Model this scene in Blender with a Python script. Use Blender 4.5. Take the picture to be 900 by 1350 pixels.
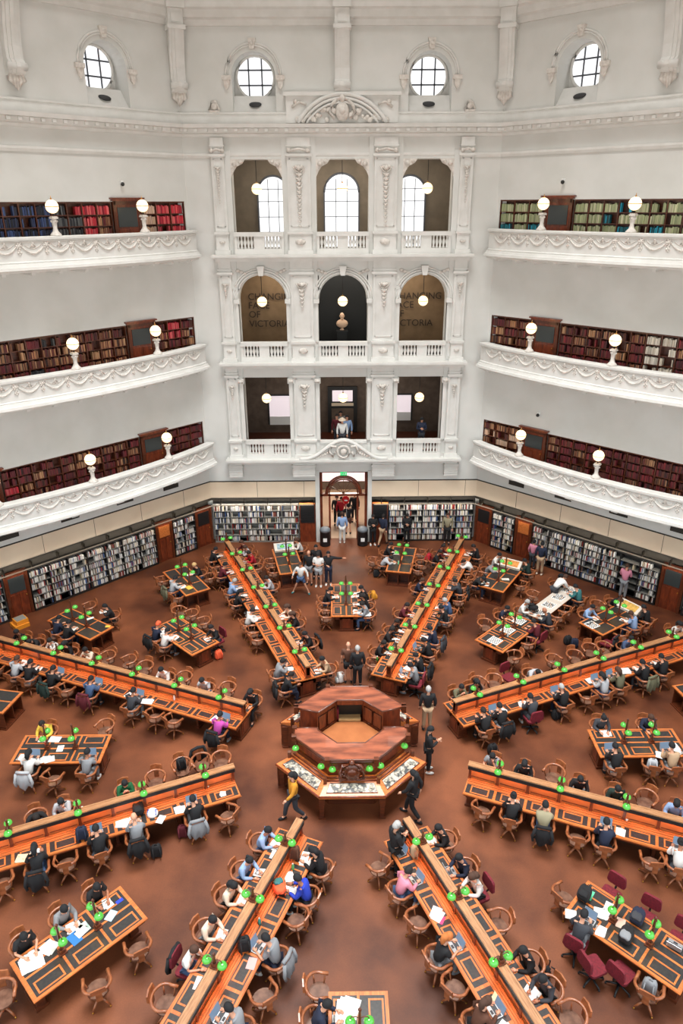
import bpy, math, random
from mathutils import Vector, Matrix
PI=math.pi; sin=math.sin; cos=math.cos; R=math.radians
random.seed(7)
S=bpy.context.scene
for o in list(bpy.data.objects): bpy.data.objects.remove(o)
COL=S.collection
# ------------------------------------------------------------------ camera
CX,CY,CZ,YAW,PIT,ROL,FPX=-0.39,-17.939,16.552,0.008,0.407,-0.005,947.104
_fw=Vector((sin(YAW)*cos(PIT),cos(YAW)*cos(PIT),-sin(PIT))); _rt=Vector((cos(YAW),-sin(YAW),0)); _up=_rt.cross(_fw)
_r2=_rt*cos(ROL)+_up*sin(ROL); _u2=-_rt*sin(ROL)+_up*cos(ROL)
cd=bpy.data.cameras.new('camera'); cam=bpy.data.objects.new('camera',cd); COL.objects.link(cam)
cd.sensor_fit='HORIZONTAL'; cd.sensor_width=36; cd.lens=FPX/900*36; cd.clip_end=200; cd.clip_start=.3
M=Matrix.Identity(4)
for i in range(3): M[i][0]=_r2[i];M[i][1]=_u2[i];M[i][2]=-_fw[i];M[i][3]=(CX,CY,CZ)[i]
cam.matrix_world=M; S.camera=cam
def un(px,py,z=0.0):
    """photo pixel (900x1350) -> the place on the horizontal plane z that it shows"""
    d=_fw+_r2*((px-450)/FPX)-_u2*((py-675)/FPX); t=(z-CZ)/d.z
    return Vector((CX+t*d.x,CY+t*d.y,z))
def Z(x0,y0,s): return lambda a,b:(x0+a*s,y0+b*s)
# ------------------------------------------------------------------ light
w=bpy.data.worlds.new('dome_daylight'); S.world=w; w.use_nodes=True
bg=w.node_tree.nodes['Background']; bg.inputs[1].default_value=1.75
# daylight above, the warmer lamp-lit half of the hall behind the camera below the horizon
_tc=w.node_tree.nodes.new('ShaderNodeTexCoord'); _sx=w.node_tree.nodes.new('ShaderNodeSeparateXYZ'); _cr=w.node_tree.nodes.new('ShaderNodeValToRGB')
_mr=w.node_tree.nodes.new('ShaderNodeMapRange'); _mr.inputs[1].default_value=-1; _mr.inputs[2].default_value=1
w.node_tree.links.new(_tc.outputs['Generated'],_sx.inputs[0]); w.node_tree.links.new(_sx.outputs['Z'],_mr.inputs[0]); w.node_tree.links.new(_mr.outputs[0],_cr.inputs[0]); w.node_tree.links.new(_cr.outputs[0],bg.inputs[0])
_cr.color_ramp.elements[0].position=.42; _cr.color_ramp.elements[0].color=(.93,.87,.81,1); _cr.color_ramp.elements[1].position=.58; _cr.color_ramp.elements[1].color=(.84,.93,.98,1)
ld=bpy.data.lights.new('dome_skylight','AREA'); ld.shape='DISK'; ld.size=18; ld.spread=R(82); ld.energy=4300; ld.color=(1,.99,.97)
lo=bpy.data.objects.new('dome_skylight',ld); COL.objects.link(lo); lo.location=(0,0,36.5)
S.view_settings.view_transform='Standard'; S.view_settings.look='None'; S.view_settings.exposure=.4; S.view_settings.gamma=1
S.view_settings.use_curve_mapping=False
# ------------------------------------------------------------------ materials
def lin(c): return tuple(((v/255/12.92) if v/255<=.04045 else ((v/255+.055)/1.055)**2.4) for v in c)
MATS={}
def mat(name,c,rough=.6,c2=None,scale=4,detail=4,stretch=None,emit=None,es=0,metal=0,bump=0,spec=.5,coat=0,contrast=(.35,.65)):
    m=bpy.data.materials.new(name); m.use_nodes=True; nt=m.node_tree; b=nt.nodes['Principled BSDF']
    c=lin(c); b.inputs['Base Color'].default_value=(*c,1); b.inputs['Roughness'].default_value=rough
    b.inputs['Metallic'].default_value=metal; b.inputs['Specular IOR Level'].default_value=spec; b.inputs['Coat Weight'].default_value=coat
    if c2 is not None or bump:
        tc=nt.nodes.new('ShaderNodeTexCoord'); mp=nt.nodes.new('ShaderNodeMapping'); nz=nt.nodes.new('ShaderNodeTexNoise')
        nt.links.new(tc.outputs['Object'],mp.inputs[0]); nt.links.new(mp.outputs[0],nz.inputs[0])
        if stretch: mp.inputs['Scale'].default_value=stretch
        nz.inputs['Scale'].default_value=scale; nz.inputs['Detail'].default_value=detail
        if c2 is not None:
            cr=nt.nodes.new('ShaderNodeValToRGB'); cr.color_ramp.elements[0].color=(*c,1); cr.color_ramp.elements[1].color=(*lin(c2),1)
            cr.color_ramp.elements[0].position,cr.color_ramp.elements[1].position=contrast
            nt.links.new(nz.outputs[0],cr.inputs[0]); nt.links.new(cr.outputs[0],b.inputs['Base Color'])
        if bump:
            bp=nt.nodes.new('ShaderNodeBump'); bp.inputs['Strength'].default_value=bump; bp.inputs['Distance'].default_value=.02
            nt.links.new(nz.outputs[0],bp.inputs['Height']); nt.links.new(bp.outputs[0],b.inputs['Normal'])
    if emit: b.inputs['Emission Color'].default_value=(*lin(emit),1); b.inputs['Emission Strength'].default_value=es
    MATS[name]=m; return m
def attrmat(name,rough=.6):
    m=bpy.data.materials.new(name); m.use_nodes=True; nt=m.node_tree; b=nt.nodes['Principled BSDF']; b.inputs['Roughness'].default_value=rough
    a=nt.nodes.new('ShaderNodeAttribute'); a.attribute_name='Col'; nt.links.new(a.outputs[0],b.inputs['Base Color']); MATS[name]=m; return m
PLASTER=mat('plaster',(216,216,212),.85,c2=(207,207,202),scale=.7,bump=.04)
PL2=mat('moulding_plaster',(222,221,217),.75,c2=(213,212,207),scale=2)
ORN=mat('carved_plaster',(224,219,212),.8,c2=(203,196,188),scale=9,bump=.25)
CREAM=mat('cream_panel',(222,203,178),.6,c2=(215,195,170),scale=1)
DARK=mat('dark_metal',(28,27,26),.5)
STRIPM=mat('dark_timber_soffit',(40,34,24),.6)
WOOD=mat('honey_wood',(206,120,60),.38,c2=(174,94,44),scale=3,stretch=(1,8,8),coat=.2)
WOODD=mat('dark_polished_wood',(98,46,22),.35,c2=(70,32,16),scale=3,stretch=(1,5,8),coat=.3)
WOODR=mat('red_polished_wood',(128,56,28),.35,c2=(92,38,20),scale=3,stretch=(4,4,1),coat=.3)
WOODS=mat('lit_screen_wood',(200,112,58),.45,c2=(186,100,50),scale=3,stretch=(1,3,3),coat=.1)
WOODC=mat('counter_wood',(158,86,58),.42,c2=(100,50,34),scale=1.3,stretch=(1,4,1),coat=.2)
WOODT=mat('pale_ridge_wood',(176,128,88),.5,c2=(146,100,64),scale=4,stretch=(1,9,9))
CHW=mat('chair_wood',(162,98,60),.35,c2=(126,68,38),scale=7,coat=.25)
CHS=mat('chair_seat_wood',(128,92,74),.3,c2=(88,58,44),scale=5,coat=.3)
LEATH=mat('black_leather',(38,37,38),.36,c2=(52,49,47),scale=14)
RED=mat('red_upholstery',(118,20,36),.8,c2=(92,14,28),scale=20)
BLK=mat('black_plastic',(22,22,24),.45)
GREYM=mat('grey_metal_shelving',(130,128,122),.6)
GREEN=mat('green_glass_shade',(40,120,40),.15,emit=(120,226,90),es=.42,coat=.5)
LAMPW=mat('warm_bulb',(255,220,160),.5,emit=(255,170,84),es=20)
STRIPL=mat('warm_light_strip',(255,190,120),.5,emit=(255,150,72),es=42)
GLOBE=mat('opal_globe',(255,236,205),.3,emit=(255,222,172),es=1.35)
BAND=mat('globe_band',(190,140,80),.3,metal=.5)
WINL=mat('bright_window_glass',(200,200,200),.3,emit=(250,252,255),es=.8)
WINP=mat('pink_lit_window',(230,215,220),.4,emit=(235,222,228),es=.5)
LEAD=mat('window_glazing_bar',(92,96,104),.5)
BRICK=mat('dark_brown_lining',(104,88,76),.85,c2=(88,74,64),scale=3)
TAUPE=mat('taupe_wall',(140,128,112),.85,c2=(128,117,102),scale=2)
BROWNP=mat('brown_exhibit_panel',(140,114,84),.8,c2=(126,102,74),scale=2)
BLACKP=mat('black_exhibit_wall',(6,9,9),.7)
TEXTM=mat('dark_lettering',(58,44,32),.7)
MARB=mat('cream_marble',(226,190,160),.5)
PAPER=mat('white_paper',(226,226,222),.8,c2=(205,205,203),scale=30)
YEL=mat('yellow_paper',(225,180,70),.7)
ALU=mat('silver_laptop',(168,170,174),.35,metal=.6)
SCR=mat('laptop_screen',(90,110,130),.3,emit=(120,140,165),es=.35)
KEY=mat('dark_keys',(45,45,50),.5)
GLOW=mat('exit_green',(20,150,80),.4,emit=(30,200,110),es=.9)
WHT=mat('white_paint',(238,238,236),.5)
BRASS=mat('brass',(190,140,60),.3,metal=.9)
LIGHTR=mat('cream_light_rail',(190,176,156),.5)
SKIN=mat('skin',(205,150,122),.6)
SKIN2=mat('tan_skin',(168,112,84),.6)
LIP=mat('lips',(150,80,72),.6)
DISP=mat('display_papers',(186,178,164),.5,c2=(66,68,68),scale=7,detail=8,contrast=(.44,.56))
BUL=mat('bust_plinth',(20,22,22),.6)
BRK=mat('counter_inner_cabinet',(190,150,100),.6)
BOOKM=attrmat('book_bindings',.6)
# floor
fm=bpy.data.materials.new('cork_floor'); fm.use_nodes=True; nt=fm.node_tree; b=nt.nodes['Principled BSDF']; b.inputs['Specular IOR Level'].default_value=.35
tc=nt.nodes.new('ShaderNodeTexCoord'); n1=nt.nodes.new('ShaderNodeTexNoise'); n1.inputs['Scale'].default_value=.42; n1.inputs['Detail'].default_value=6
n2=nt.nodes.new('ShaderNodeTexNoise'); n2.inputs['Scale'].default_value=26; n2.inputs['Detail'].default_value=3
r1=nt.nodes.new('ShaderNodeValToRGB'); r1.color_ramp.elements[0].position=.36; r1.color_ramp.elements[1].position=.66
r1.color_ramp.elements[0].color=(*lin((80,40,22)),1); r1.color_ramp.elements[1].color=(*lin((138,79,48)),1)
mx=nt.nodes.new('ShaderNodeMixRGB'); mx.blend_type='MULTIPLY'; mx.inputs[0].default_value=.35
nt.links.new(tc.outputs['Object'],n1.inputs[0]); nt.links.new(tc.outputs['Object'],n2.inputs[0]); nt.links.new(n1.outputs[0],r1.inputs[0])
nt.links.new(r1.outputs[0],mx.inputs[1]); nt.links.new(n2.outputs[0],mx.inputs[2]); nt.links.new(mx.outputs[0],b.inputs['Base Color'])
rr=nt.nodes.new('ShaderNodeMapRange'); rr.inputs[3].default_value=.42; rr.inputs[4].default_value=.6; nt.links.new(n1.outputs[0],rr.inputs[0]); nt.links.new(rr.outputs[0],b.inputs['Roughness'])
FLOORM=fm
CL={}
def cloth(name,c):
    if name not in CL: CL[name]=mat('cloth_'+name.replace(' ','_'),c,.85)
    return CL[name]
CC=dict(black=(20,20,23),white=(214,212,208),grey=(128,130,134),lightgrey=(172,174,178),darkgrey=(52,54,60),navy=(24,32,54),blue=(34,58,170),lightblue=(136,162,200),denim=(62,84,118),
 red=(165,22,36),pink=(206,130,150),magenta=(176,66,150),olive=(98,96,74),green=(16,86,48),yellow=(214,180,66),mustard=(196,132,34),brown=(84,50,34),tan=(176,146,116),maroon=(88,20,32),cream=(212,196,176),teal=(52,110,112),orange=(232,92,54),
 blonde=(196,160,108),ginger=(180,104,50),darkhair=(30,24,22),brownhair=(70,46,34),greyhair=(160,158,156),khaki=(142,134,108),darkgreen=(22,44,38),hpink=(190,60,110))
def cm(n): return cloth(n,CC[n])
# ------------------------------------------------------------------ mesh builder
class MB:
    def __init__(s): s.v=[];s.f=[];s.m=[];s.c=[];s.mats=[];s.cur=0;s.smooth=[];s.sm=False;s.col=None
    def use(s,m):
        if m not in s.mats: s.mats.append(m)
        s.cur=s.mats.index(m); return s
    def add(s,vs,fs):
        n=len(s.v); s.v+= [tuple(v) for v in vs]
        for f in fs: s.f.append([i+n for i in f]); s.m.append(s.cur); s.c.append(s.col); s.smooth.append(s.sm)
        return s
    def box(s,x0,x1,y0,y1,z0,z1,T=None):
        vs=[Vector((x,y,z)) for z in (z0,z1) for y in (y0,y1) for x in (x0,x1)]
        if T is not None: vs=[T@v for v in vs]
        return s.add(vs,[(0,2,3,1),(4,5,7,6),(0,1,5,4),(2,6,7,3),(0,4,6,2),(1,3,7,5)])
    def prism(s,poly,z0,z1,T=None):
        n=len(poly); vs=[Vector((x,y,z0)) for x,y in poly]+[Vector((x,y,z1)) for x,y in poly]
        if T is not None: vs=[T@v for v in vs]
        return s.add(vs,[tuple(range(n))[::-1],tuple(range(n,2*n))]+[(i,(i+1)%n,n+(i+1)%n,n+i) for i in range(n)])
    def extr(s,poly,y0,y1,T=None):  # polygon in x-z extruded along y
        n=len(poly); vs=[Vector((x,y0,z)) for x,z in poly]+[Vector((x,y1,z)) for x,z in poly]
        if T is not None: vs=[T@v for v in vs]
        return s.add(vs,[tuple(range(n)),tuple(range(n,2*n))[::-1]]+[(i,n+i,n+(i+1)%n,(i+1)%n) for i in range(n)])
    def tube(s,pts,r,seg=6,T=None,close=False,caps=True):
        pts=[Vector(p) for p in pts]; rs=r if isinstance(r,(list,tuple)) else [r]*len(pts); n=len(pts); vs=[]
        for i,p in enumerate(pts):
            a=pts[(i-1)%n] if (close or i>0) else p; c=pts[(i+1)%n] if (close or i<n-1) else p
            t=(c-a).normalized() if (c-a).length>1e-9 else Vector((0,0,1))
            h=Vector((0,0,1)) if abs(t.z)<.9 else Vector((1,0,0)); x=t.cross(h).normalized(); y=x.cross(t)
            for k in range(seg):
                q=p+(x*cos(2*PI*k/seg)+y*sin(2*PI*k/seg))*rs[i]; vs.append(T@q if T is not None else q)
        fs=[]
        for i in range(n if close else n-1):
            j=(i+1)%n
            for k in range(seg): fs.append((i*seg+k,i*seg+(k+1)%seg,j*seg+(k+1)%seg,j*seg+k))
        if not close and caps: fs+=[tuple(range(seg))[::-1],tuple(range((n-1)*seg,n*seg))]
        o=s.sm; s.sm=True; s.add(vs,fs); s.sm=o; return s
    def lathe(s,prof,c=(0,0,0),seg=10,T=None):
        c=Vector(c); vs=[]; n=len(prof)
        for r,z in prof:
            for k in range(seg):
                q=c+Vector((r*cos(2*PI*k/seg),r*sin(2*PI*k/seg),z)); vs.append(T@q if T is not None else q)
        fs=[(i*seg+k,i*seg+(k+1)%seg,(i+1)*seg+(k+1)%seg,(i+1)*seg+k) for i in range(n-1) for k in range(seg)]
        fs+=[tuple(range(seg))[::-1],tuple(range((n-1)*seg,n*seg))]
        o=s.sm; s.sm=True; s.add(vs,fs); s.sm=o; return s
    def ball(s,c,r,seg=8,rings=5,sc=(1,1,1),T=None):
        c=Vector(c); vs=[]
        for i in range(1,rings):
            a=PI*i/rings
            for k in range(seg): vs.append(c+Vector((sin(a)*cos(2*PI*k/seg)*r*sc[0],sin(a)*sin(2*PI*k/seg)*r*sc[1],cos(a)*r*sc[2])))
        vs+=[c+Vector((0,0,r*sc[2])),c-Vector((0,0,r*sc[2]))]
        if T is not None: vs=[T@v for v in vs]
        m=(rings-1)*seg
        fs=[(i*seg+k,(i+1)*seg+k,(i+1)*seg+(k+1)%seg,i*seg+(k+1)%seg) for i in range(rings-2) for k in range(seg)]
        fs+=[(k,(k+1)%seg,m) for k in range(seg)]+[((rings-2)*seg+(k+1)%seg,(rings-2)*seg+k,m+1) for k in range(seg)]
        o=s.sm; s.sm=True; s.add(vs,fs); s.sm=o; return s
    def sweep(s,path,norms,prof,ends=True):  # prof: (out,z) polygon closed
        n=len(prof); vs=[]
        for p,nn in zip(path,norms):
            for o,z in prof: vs.append((p[0]+nn[0]*o,p[1]+nn[1]*o,z))
        fs=[]
        for i in range(len(path)-1):
            for k in range(n): fs.append((i*n+k,i*n+(k+1)%n,(i+1)*n+(k+1)%n,(i+1)*n+k))
        if ends: fs+=[tuple(range(n))[::-1],tuple(range((len(path)-1)*n,len(path)*n))]
        return s.add(vs,fs)
    def mesh(s,name):
        me=bpy.data.meshes.new(name); me.from_pydata(s.v,[],s.f)
        for m in s.mats: me.materials.append(m)
        me.polygons.foreach_set('material_index',s.m); me.polygons.foreach_set('use_smooth',s.smooth)
        if any(c is not None for c in s.c):
            a=me.color_attributes.new('Col','FLOAT_COLOR','CORNER'); d=[]
            for f,c in zip(s.f,s.c): d+=[*(c or (1,1,1)),1]*len(f)
            a.data.foreach_set('color',d)
        me.update(); return me
def link(name,me,parent=None,mw=None):
    o=bpy.data.objects.new(name,me); COL.objects.link(o)
    if parent is not None: o.parent=parent
    if mw is not None: o.matrix_local=mw
    return o
def obj(name,mb,parent=None,mw=None,mat=None):
    me=mb.mesh(name) if isinstance(mb,MB) else mb
    o=link(name,me,parent,mw)
    if mat is not None:
        o.material_slots[0].link='OBJECT'; o.material_slots[0].material=mat
    return o
def tag(o,label,cat,group=None,kind=None):
    if label: o['label']=label
    if cat: o['category']=cat
    if group: o['group']=group
    if kind: o['kind']=kind
    return o
def thing(name,label,cat,loc=(0,0,0),rz=0,group=None):
    o=bpy.data.objects.new(name,None); COL.objects.link(o); o.location=loc; o.rotation_euler=(0,0,rz); o.empty_display_size=.1
    return tag(o,label,cat,group)
def struct(name,mb,label=None):
    o=obj(name,mb); o['kind']='structure'
    if label: o['label']=label
    return o
TN=[0]
def trim(mb,label=None):
    TN[0]+=1; return struct('trim_%d'%TN[0],mb,label)
def copy_tree(o,parent=None):
    c=o.copy(); COL.objects.link(c); c.parent=parent
    for ch in o.children: copy_tree(ch,c)
    return c
def TR(x,y,z,rz=0): return Matrix.Translation((x,y,z))@Matrix.Rotation(rz,4,'Z')
def up(b): return b.use
# ------------------------------------------------------------------ room shell
A=16.5; HS=A*math.tan(PI/8); ORD=['first','second','third','fourth','fifth','sixth','seventh','eighth','ninth','tenth','eleventh','twelfth','thirteenth','fourteenth']
WL=2*HS
def wallframe(k):  # wall k at angle 45k : local x along (left->right seen from inside), local y outwards
    a=R(45*k); return Matrix.Rotation(-a,4,'Z')@Matrix.Translation((0,A,0))
m=MB().use(FLOORM); m.prism([(22*sin(R(22.5+45*k)),22*cos(R(22.5+45*k))) for k in range(8)][::-1],-.3,0); m.box(-3,3,20.0,26,-.3,-.003)
struct('floor',m)
WF={k:wallframe(k) for k in range(-3,4)}
SIDE={-1:'left',1:'right'}
LV=[(4.75,6.68,5.7),(9.6,11.7,10.5),(14.4,16.62,15.46)]   # gallery floor, bookcase top, rail top
E_=.14
for k in (-1,1):
    T=WF[k]; nm=SIDE[k]; m=MB().use(PLASTER)
    def seg(z0,z1,y0=0): m.box(-HS-.6,HS+.6,y0,y0+1.0,z0,z1,T)
    zz=2.52
    for z0,z1,_ in LV: seg(zz,z0); seg(z0,z1,.42); zz=z1
    seg(zz,19.2); 
    seg(0,2.52,.45)
    for z0,z1,_ in LV:
        for sg in (-1,1): m.box(*(sorted((sg*(HS+.5),sg*(HS-E_)))),0,.5,z0,z1,T)
    struct('wall_diagonal_%s'%nm,m)
    # oculi zone wall 19.2..26 with three niches built below
for k in (-2,2):
    m=MB().use(PLASTER); m.box(-HS,HS,0,.5,0,26,WF[k]); m.use(PL2)
    m.box(-HS,HS,-.35,0,19.1,19.6,WF[k]); m.use(STRIPM); m.box(-HS,HS,-.05,0,0,2.5,WF[k]); struct('wall_'+SIDE[k//2],m)
# attic walls with oculus niches : polygon ring pieces
def attic(T,xs,name):
    m=MB().use(PLASTER); z0,z1=19.2,27; hw=.9; zs=21.35; r=.9; zb=20.05
    edges=[-HS-.3]+sum([[x-hw,x+hw] for x in xs],[])+[HS+.3]
    for i in range(0,len(edges),2): m.box(edges[i],edges[i+1],0,1.6,z0,z1,T)
    for x in xs:
        m.box(x-hw,x+hw,0,1.6,z0,zb,T)
        arc=[(x+hw*cos(a),zs+hw*sin(a)) for a in [PI*j/14 for j in range(15)]]
        for j in range(14):
            p,q=arc[j],arc[j+1]; m.extr([(q[0],q[1]),(p[0],p[1]),(p[0],z1),(q[0],z1)],0,1.6,T)
    struct(name,m)
    for x in xs:
        # sloped sill with speaker hole, round window
        s=MB().use(PL2); s.extr([(x-hw,0),(x+hw,0),(x+hw,.01),(x-hw,.01)],0,0.01,T@Matrix.Translation((0,0,zb)))
        s=MB().use(PL2)
        vs=[T@Vector(v) for v in [(x-hw,.12,zb),(x+hw,.12,zb),(x+hw,.62,20.72),(x-hw,.62,20.72),(x-hw,1.6,zb),(x+hw,1.6,zb),(x-hw,1.6,20.72),(x+hw,1.6,20.72)]]
        s.add(vs,[(0,1,2,3),(3,2,7,6),(0,4,5,1),(0,3,6,4),(1,5,7,2),(4,6,7,5)])
        s.box(x-hw,x+hw,1.0,1.1,zb,22.3,T)
        trim(s,'sloped plaster sill inside round window niche')
        g=MB().use(DARK); g.lathe([(.2,-.03),(.26,0),(.26,.02),(.2,.03)],seg=16,T=T@Matrix.Translation((x,.33,20.36))@Matrix.Rotation(R(37+0),4,'X')@Matrix.Diagonal((1,.75,1,1)))
        tag(obj('ceiling_speaker',g),'dark oval speaker in the sill of the round window '+str_pos(T,x),'speaker')
        wN[0]+=1
        g=MB().use(WINL); g.lathe([(.76,0),(.76,.03)],seg=28,T=T@Matrix.Translation((x,.97,21.42))@Matrix.Rotation(PI/2,4,'X'))
        wo=struct('window_%d'%wN[0],g,'round window '+str_pos(T,x))
        b=MB().use(PL2); ring=[(x+.8*cos(a),.9,21.42+.8*sin(a)) for a in [2*PI*j/28 for j in range(28)]]; b.tube([T@Vector(p) for p in ring],.06,6,close=True); obj('window_frame',b,wo)
        b=MB().use(LEAD)
        for q in (-.28,.28):
            b.box(x+q-.03,x+q+.03,.9,.93,21.42-.7,21.42+.7,T); b.box(x-.7,x+.7,.9,.93,21.42+q-.03,21.42+q+.03,T)
        obj('glazing_bars',b,wo)
        # hood moulding, keystone, imposts
        h=MB().use(PL2)
        for rr_,th in ((1.14,.05),(1.06,.035)):
            h.tube([T@Vector((x+rr_*cos(a),-.03,21.38+rr_*sin(a))) for a in [PI*j/18 for j in range(19)]],th,6)
        h.use(ORN)
        for sg in (-1,1):
            h.box(*sorted((x+sg*.92,x+sg*1.3)),-.14,.1,21.22,21.38,T); h.extr([(x+sg*.98,21.22),(x+sg*1.24,21.22),(x+sg*1.2,20.98),(x+sg*1.11,20.86),(x+sg*1.02,20.98)][::sg],-.1,.02,T)
        h.extr([(x-.09,22.3),(x+.09,22.3),(x+.16,22.68),(x-.16,22.68)],-.16,.02,T); h.ball(T@Vector((x,-.12,22.5)),.1,8,5)
        trim(h,'arched hood moulding with keystone over round window')
wN=[0]
def str_pos(T,x):
    p=T@Vector((x,0,0)); return 'above the '+('left galleries' if p.x<-7 else 'right galleries' if p.x>7 else ('left facade arch' if p.x<0 else 'right facade arch'))
attic(WF[0],(-3.67,3.67),'wall_attic_back'); attic(WF[-1],(3.63,),'wall_attic_left'); attic(WF[1],(-3.63,),'wall_attic_right')
def run(k0,k1,prof,mat_,label=None,ext=0):
    path=[];nr=[]
    def corner(a): 
        rr=A/cos(PI/8); return Vector((rr*sin(a),rr*cos(a))),Vector((-sin(a)/cos(PI/8),-cos(a)/cos(PI/8)))
    for k in range(k0,k1+2):
        p,n=corner(R(-22.5+45*k)); path.append(p); nr.append(n)
    return MB().use(mat_).sweep(path,nr,prof)
# main cornice with dentils, frieze lines, attic blocking course and upper cornice, around walls -1..1
c=run(-1,1,[(-.1,19.12),(.12,19.12),(.14,19.22),(.3,19.26),(.34,19.42),(.46,19.44),(.5,19.58),(-.1,19.62)],PL2)
trim(c,'main white cornice around the hall')
c=run(-1,1,[(-.1,19.6),(.1,19.6),(.1,19.95),(.15,19.98),(.15,20.04),(-.1,20.06)],PL2); trim(c,'plain blocking course above the main cornice')
c=run(-1,1,[(-.1,18.32),(.05,18.32),(.09,18.42),(.09,18.5),(-.1,18.52)],PL2); trim(c,'thin string moulding under the main cornice')
c=run(-1,1,[(-.1,23.1),(.1,23.1),(.14,23.3),(.3,23.36),(.36,23.6),(.5,23.66),(.55,23.9),(-.1,23.95)],PL2); trim(c,'upper cornice at the foot of the dome')
d=MB().use(PL2)
for k in (-1,0,1):
    for i in range(32):
        x=-HS+.25+i*(WL-.5)/31; d.box(x-.07,x+.07,-.42,-.1,19.3,19.42,WF[k])
trim(d,'row of small dentil blocks under the main cornice')
# scroll consoles
def console(T,x):
    m=MB().use(PL2)
    prof=[(0,20.72),(.12,20.7),(.3,20.78),(.42,20.95),(.4,21.1),(.3,21.2),(.3,21.6),(.42,22.2),(.55,22.6),(.62,22.9),(0,22.9)]
    n=len(prof)
    for (hw,sh) in ((.3,0),(.2,.05),(.07,.09)):
        vs=[T@Vector((x-hw,-p-sh,z)) for p,z in prof]+[T@Vector((x+hw,-p-sh,z)) for p,z in prof]
        m.add(vs,[tuple(range(n)),tuple(range(n,2*n))[::-1]]+[(i,n+i,n+(i+1)%n,(i+1)%n) for i in range(n)])
    m.tube([T@Vector((x-.34,-.36,20.98)),T@Vector((x+.34,-.36,20.98))],.13,8)
    m.use(PL2); m.box(x-.36,x+.36,-.74,0,22.9,23.05,T); m.box(x-.3,x+.3,-.62,0,23.05,23.6,T); m.box(x-.18,x+.18,-.66,-.6,23.15,23.48,T); m.box(x-.36,x+.36,-.8,0,23.6,24.2,T); m.box(x-.3,x+.3,-.6,0,24.2,27,T)
    m.use(ORN)
    for q in range(-2,3): m.tube([T@Vector((x+q*.09,-.18,20.85)),T@Vector((x+q*.12,-.22,20.55)),T@Vector((x+q*.06,-.16,20.25+abs(q)*.08))],[.07,.08,.03],6)
    return m
for T,x in [(WF[0],0),(WF[-1],0),(WF[1],0)]: trim(console(T,x),'scrolled console bracket carrying the dome')
for a in (-22.5,22.5,-67.5,67.5):
    rr=A/cos(PI/8); T=Matrix.Rotation(-R(a),4,'Z')@Matrix.Translation((0,rr-.03,0)); trim(console(T,0),'scrolled console bracket in the corner of the dome')
m=MB().use(PLASTER); rr=A/cos(PI/8)+.8
P1=[(rr*sin(R(22.5+45*k)),rr*cos(R(22.5+45*k))) for k in range(8)]
for k in range(8):
    a,b_=P1[k],P1[(k+1)%8]; lv=[(1,26.5),(.95,30),(.82,34),(.6,37)]
    for (f0,z0),(f1,z1) in zip(lv,lv[1:]):
        m.add([(a[0]*f0,a[1]*f0,z0),(b_[0]*f0,b_[1]*f0,z0),(b_[0]*f1,b_[1]*f1,z1),(a[0]*f1,a[1]*f1,z1)],[(0,1,2,3)])
m.prism([(x*.6,y*.6) for x,y in P1],37,37.2)
for k in (3,4,-3):
    m.box(-HS-.3,HS+.3,0,1,19.0,27,wallframe(k))
struct('ceiling',m,'white dome over the hall')
# ------------------------------------------------------------------ back wall facade
F0=16.5
m=MB().use(PLASTER)
XO=[(-4.82,-2.62),(-1.15,1.15),(2.62,4.82)]
ZO=[(4.78,8.82),(9.6,None),(14.4,18.27)]
piers=[(-HS-.4,-4.82),(-2.62,-1.15),(1.15,2.62),(4.82,HS+.4)]
DW=1.24
m.box(-HS-.4,-DW,F0+.45,F0+1.3,0,2.7); m.box(DW,HS+.4,F0+.45,F0+1.3,0,2.7)
m.box(-1.45,-DW,F0-.05,F0+.5,0,4.0); m.box(DW,1.45,F0-.05,F0+.5,0,4.0)
m.box(-HS-.4,-DW,F0-0,F0+1.3,2.7,4.78); m.box(DW,HS+.4,F0-0,F0+1.3,2.7,4.78); m.box(-DW,DW,F0,F0+1.3,3.93,4.78)
for a,b_ in piers: m.box(a,b_,F0-.12 if abs(a+b_)<10 else F0,F0+.75,4.78,19.2)
m.box(-5.4,-4.82,F0-.12,F0+.1,4.78,18.6); m.box(4.82,5.4,F0-.12,F0+.1,4.78,18.6)
for a,b_ in XO:
    m.box(a,b_,F0-.06,F0+.75,8.82,9.62); m.box(a,b_,F0-.06,F0+.75,13.5,14.42); m.box(a,b_,F0-.06,F0+.75,18.27,19.2)
    cx=(a+b_)/2; r=(b_-a)/2; rr_=1.1; zs=12.42
    arc=[(cx+rr_*cos(t),zs+rr_*sin(t)) for t in [PI*j/16 for j in range(17)]]
    for j in range(16):
        p,q=arc[j],arc[j+1]; m.extr([(q[0],q[1]),(p[0],p[1]),(p[0],13.5),(q[0],13.5)],F0-.06,F0+.75)
struct('wall_back',m)
# ledges
def led(z0,z1,out,hx=5.85,label=None,mt=PL2):
    m=MB().use(mt); z=z0; h=(z1-z0)
    m.box(-hx+.12,hx-.12,F0-out*.55,F0+.02,z0,z0+h*.4); m.box(-hx+.05,hx-.05,F0-out*.8,F0+.02,z0+h*.4,z0+h*.65); m.box(-hx,hx,F0-out,F0+.02,z0+h*.65,z1)
    return trim(m,label)
led(4.48,4.78,.6,5.85,'white ledge under the lowest facade balcony')
led(9.3,9.6,.58,5.85,'white ledge under the arched storey'); led(14.12,14.42,.58,5.85,'white ledge under the top facade storey')
m=MB().use(PL2)
for x0,x1 in ((-5.75,-5.1),(-2.55,-1.45),(1.45,2.55),(5.1,5.75)):
    m.box(x0,x1,F0-.28,F0,3.75,4.48); m.box(x0-.05,x1+.05,F0-.34,F0,4.3,4.42)
    for q in range(4): m.box(x0-.02,x1+.02,F0-.3,F0,3.8+q*.12,3.86+q*.12)
trim(m,'grooved bracket blocks under the facade')
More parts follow.
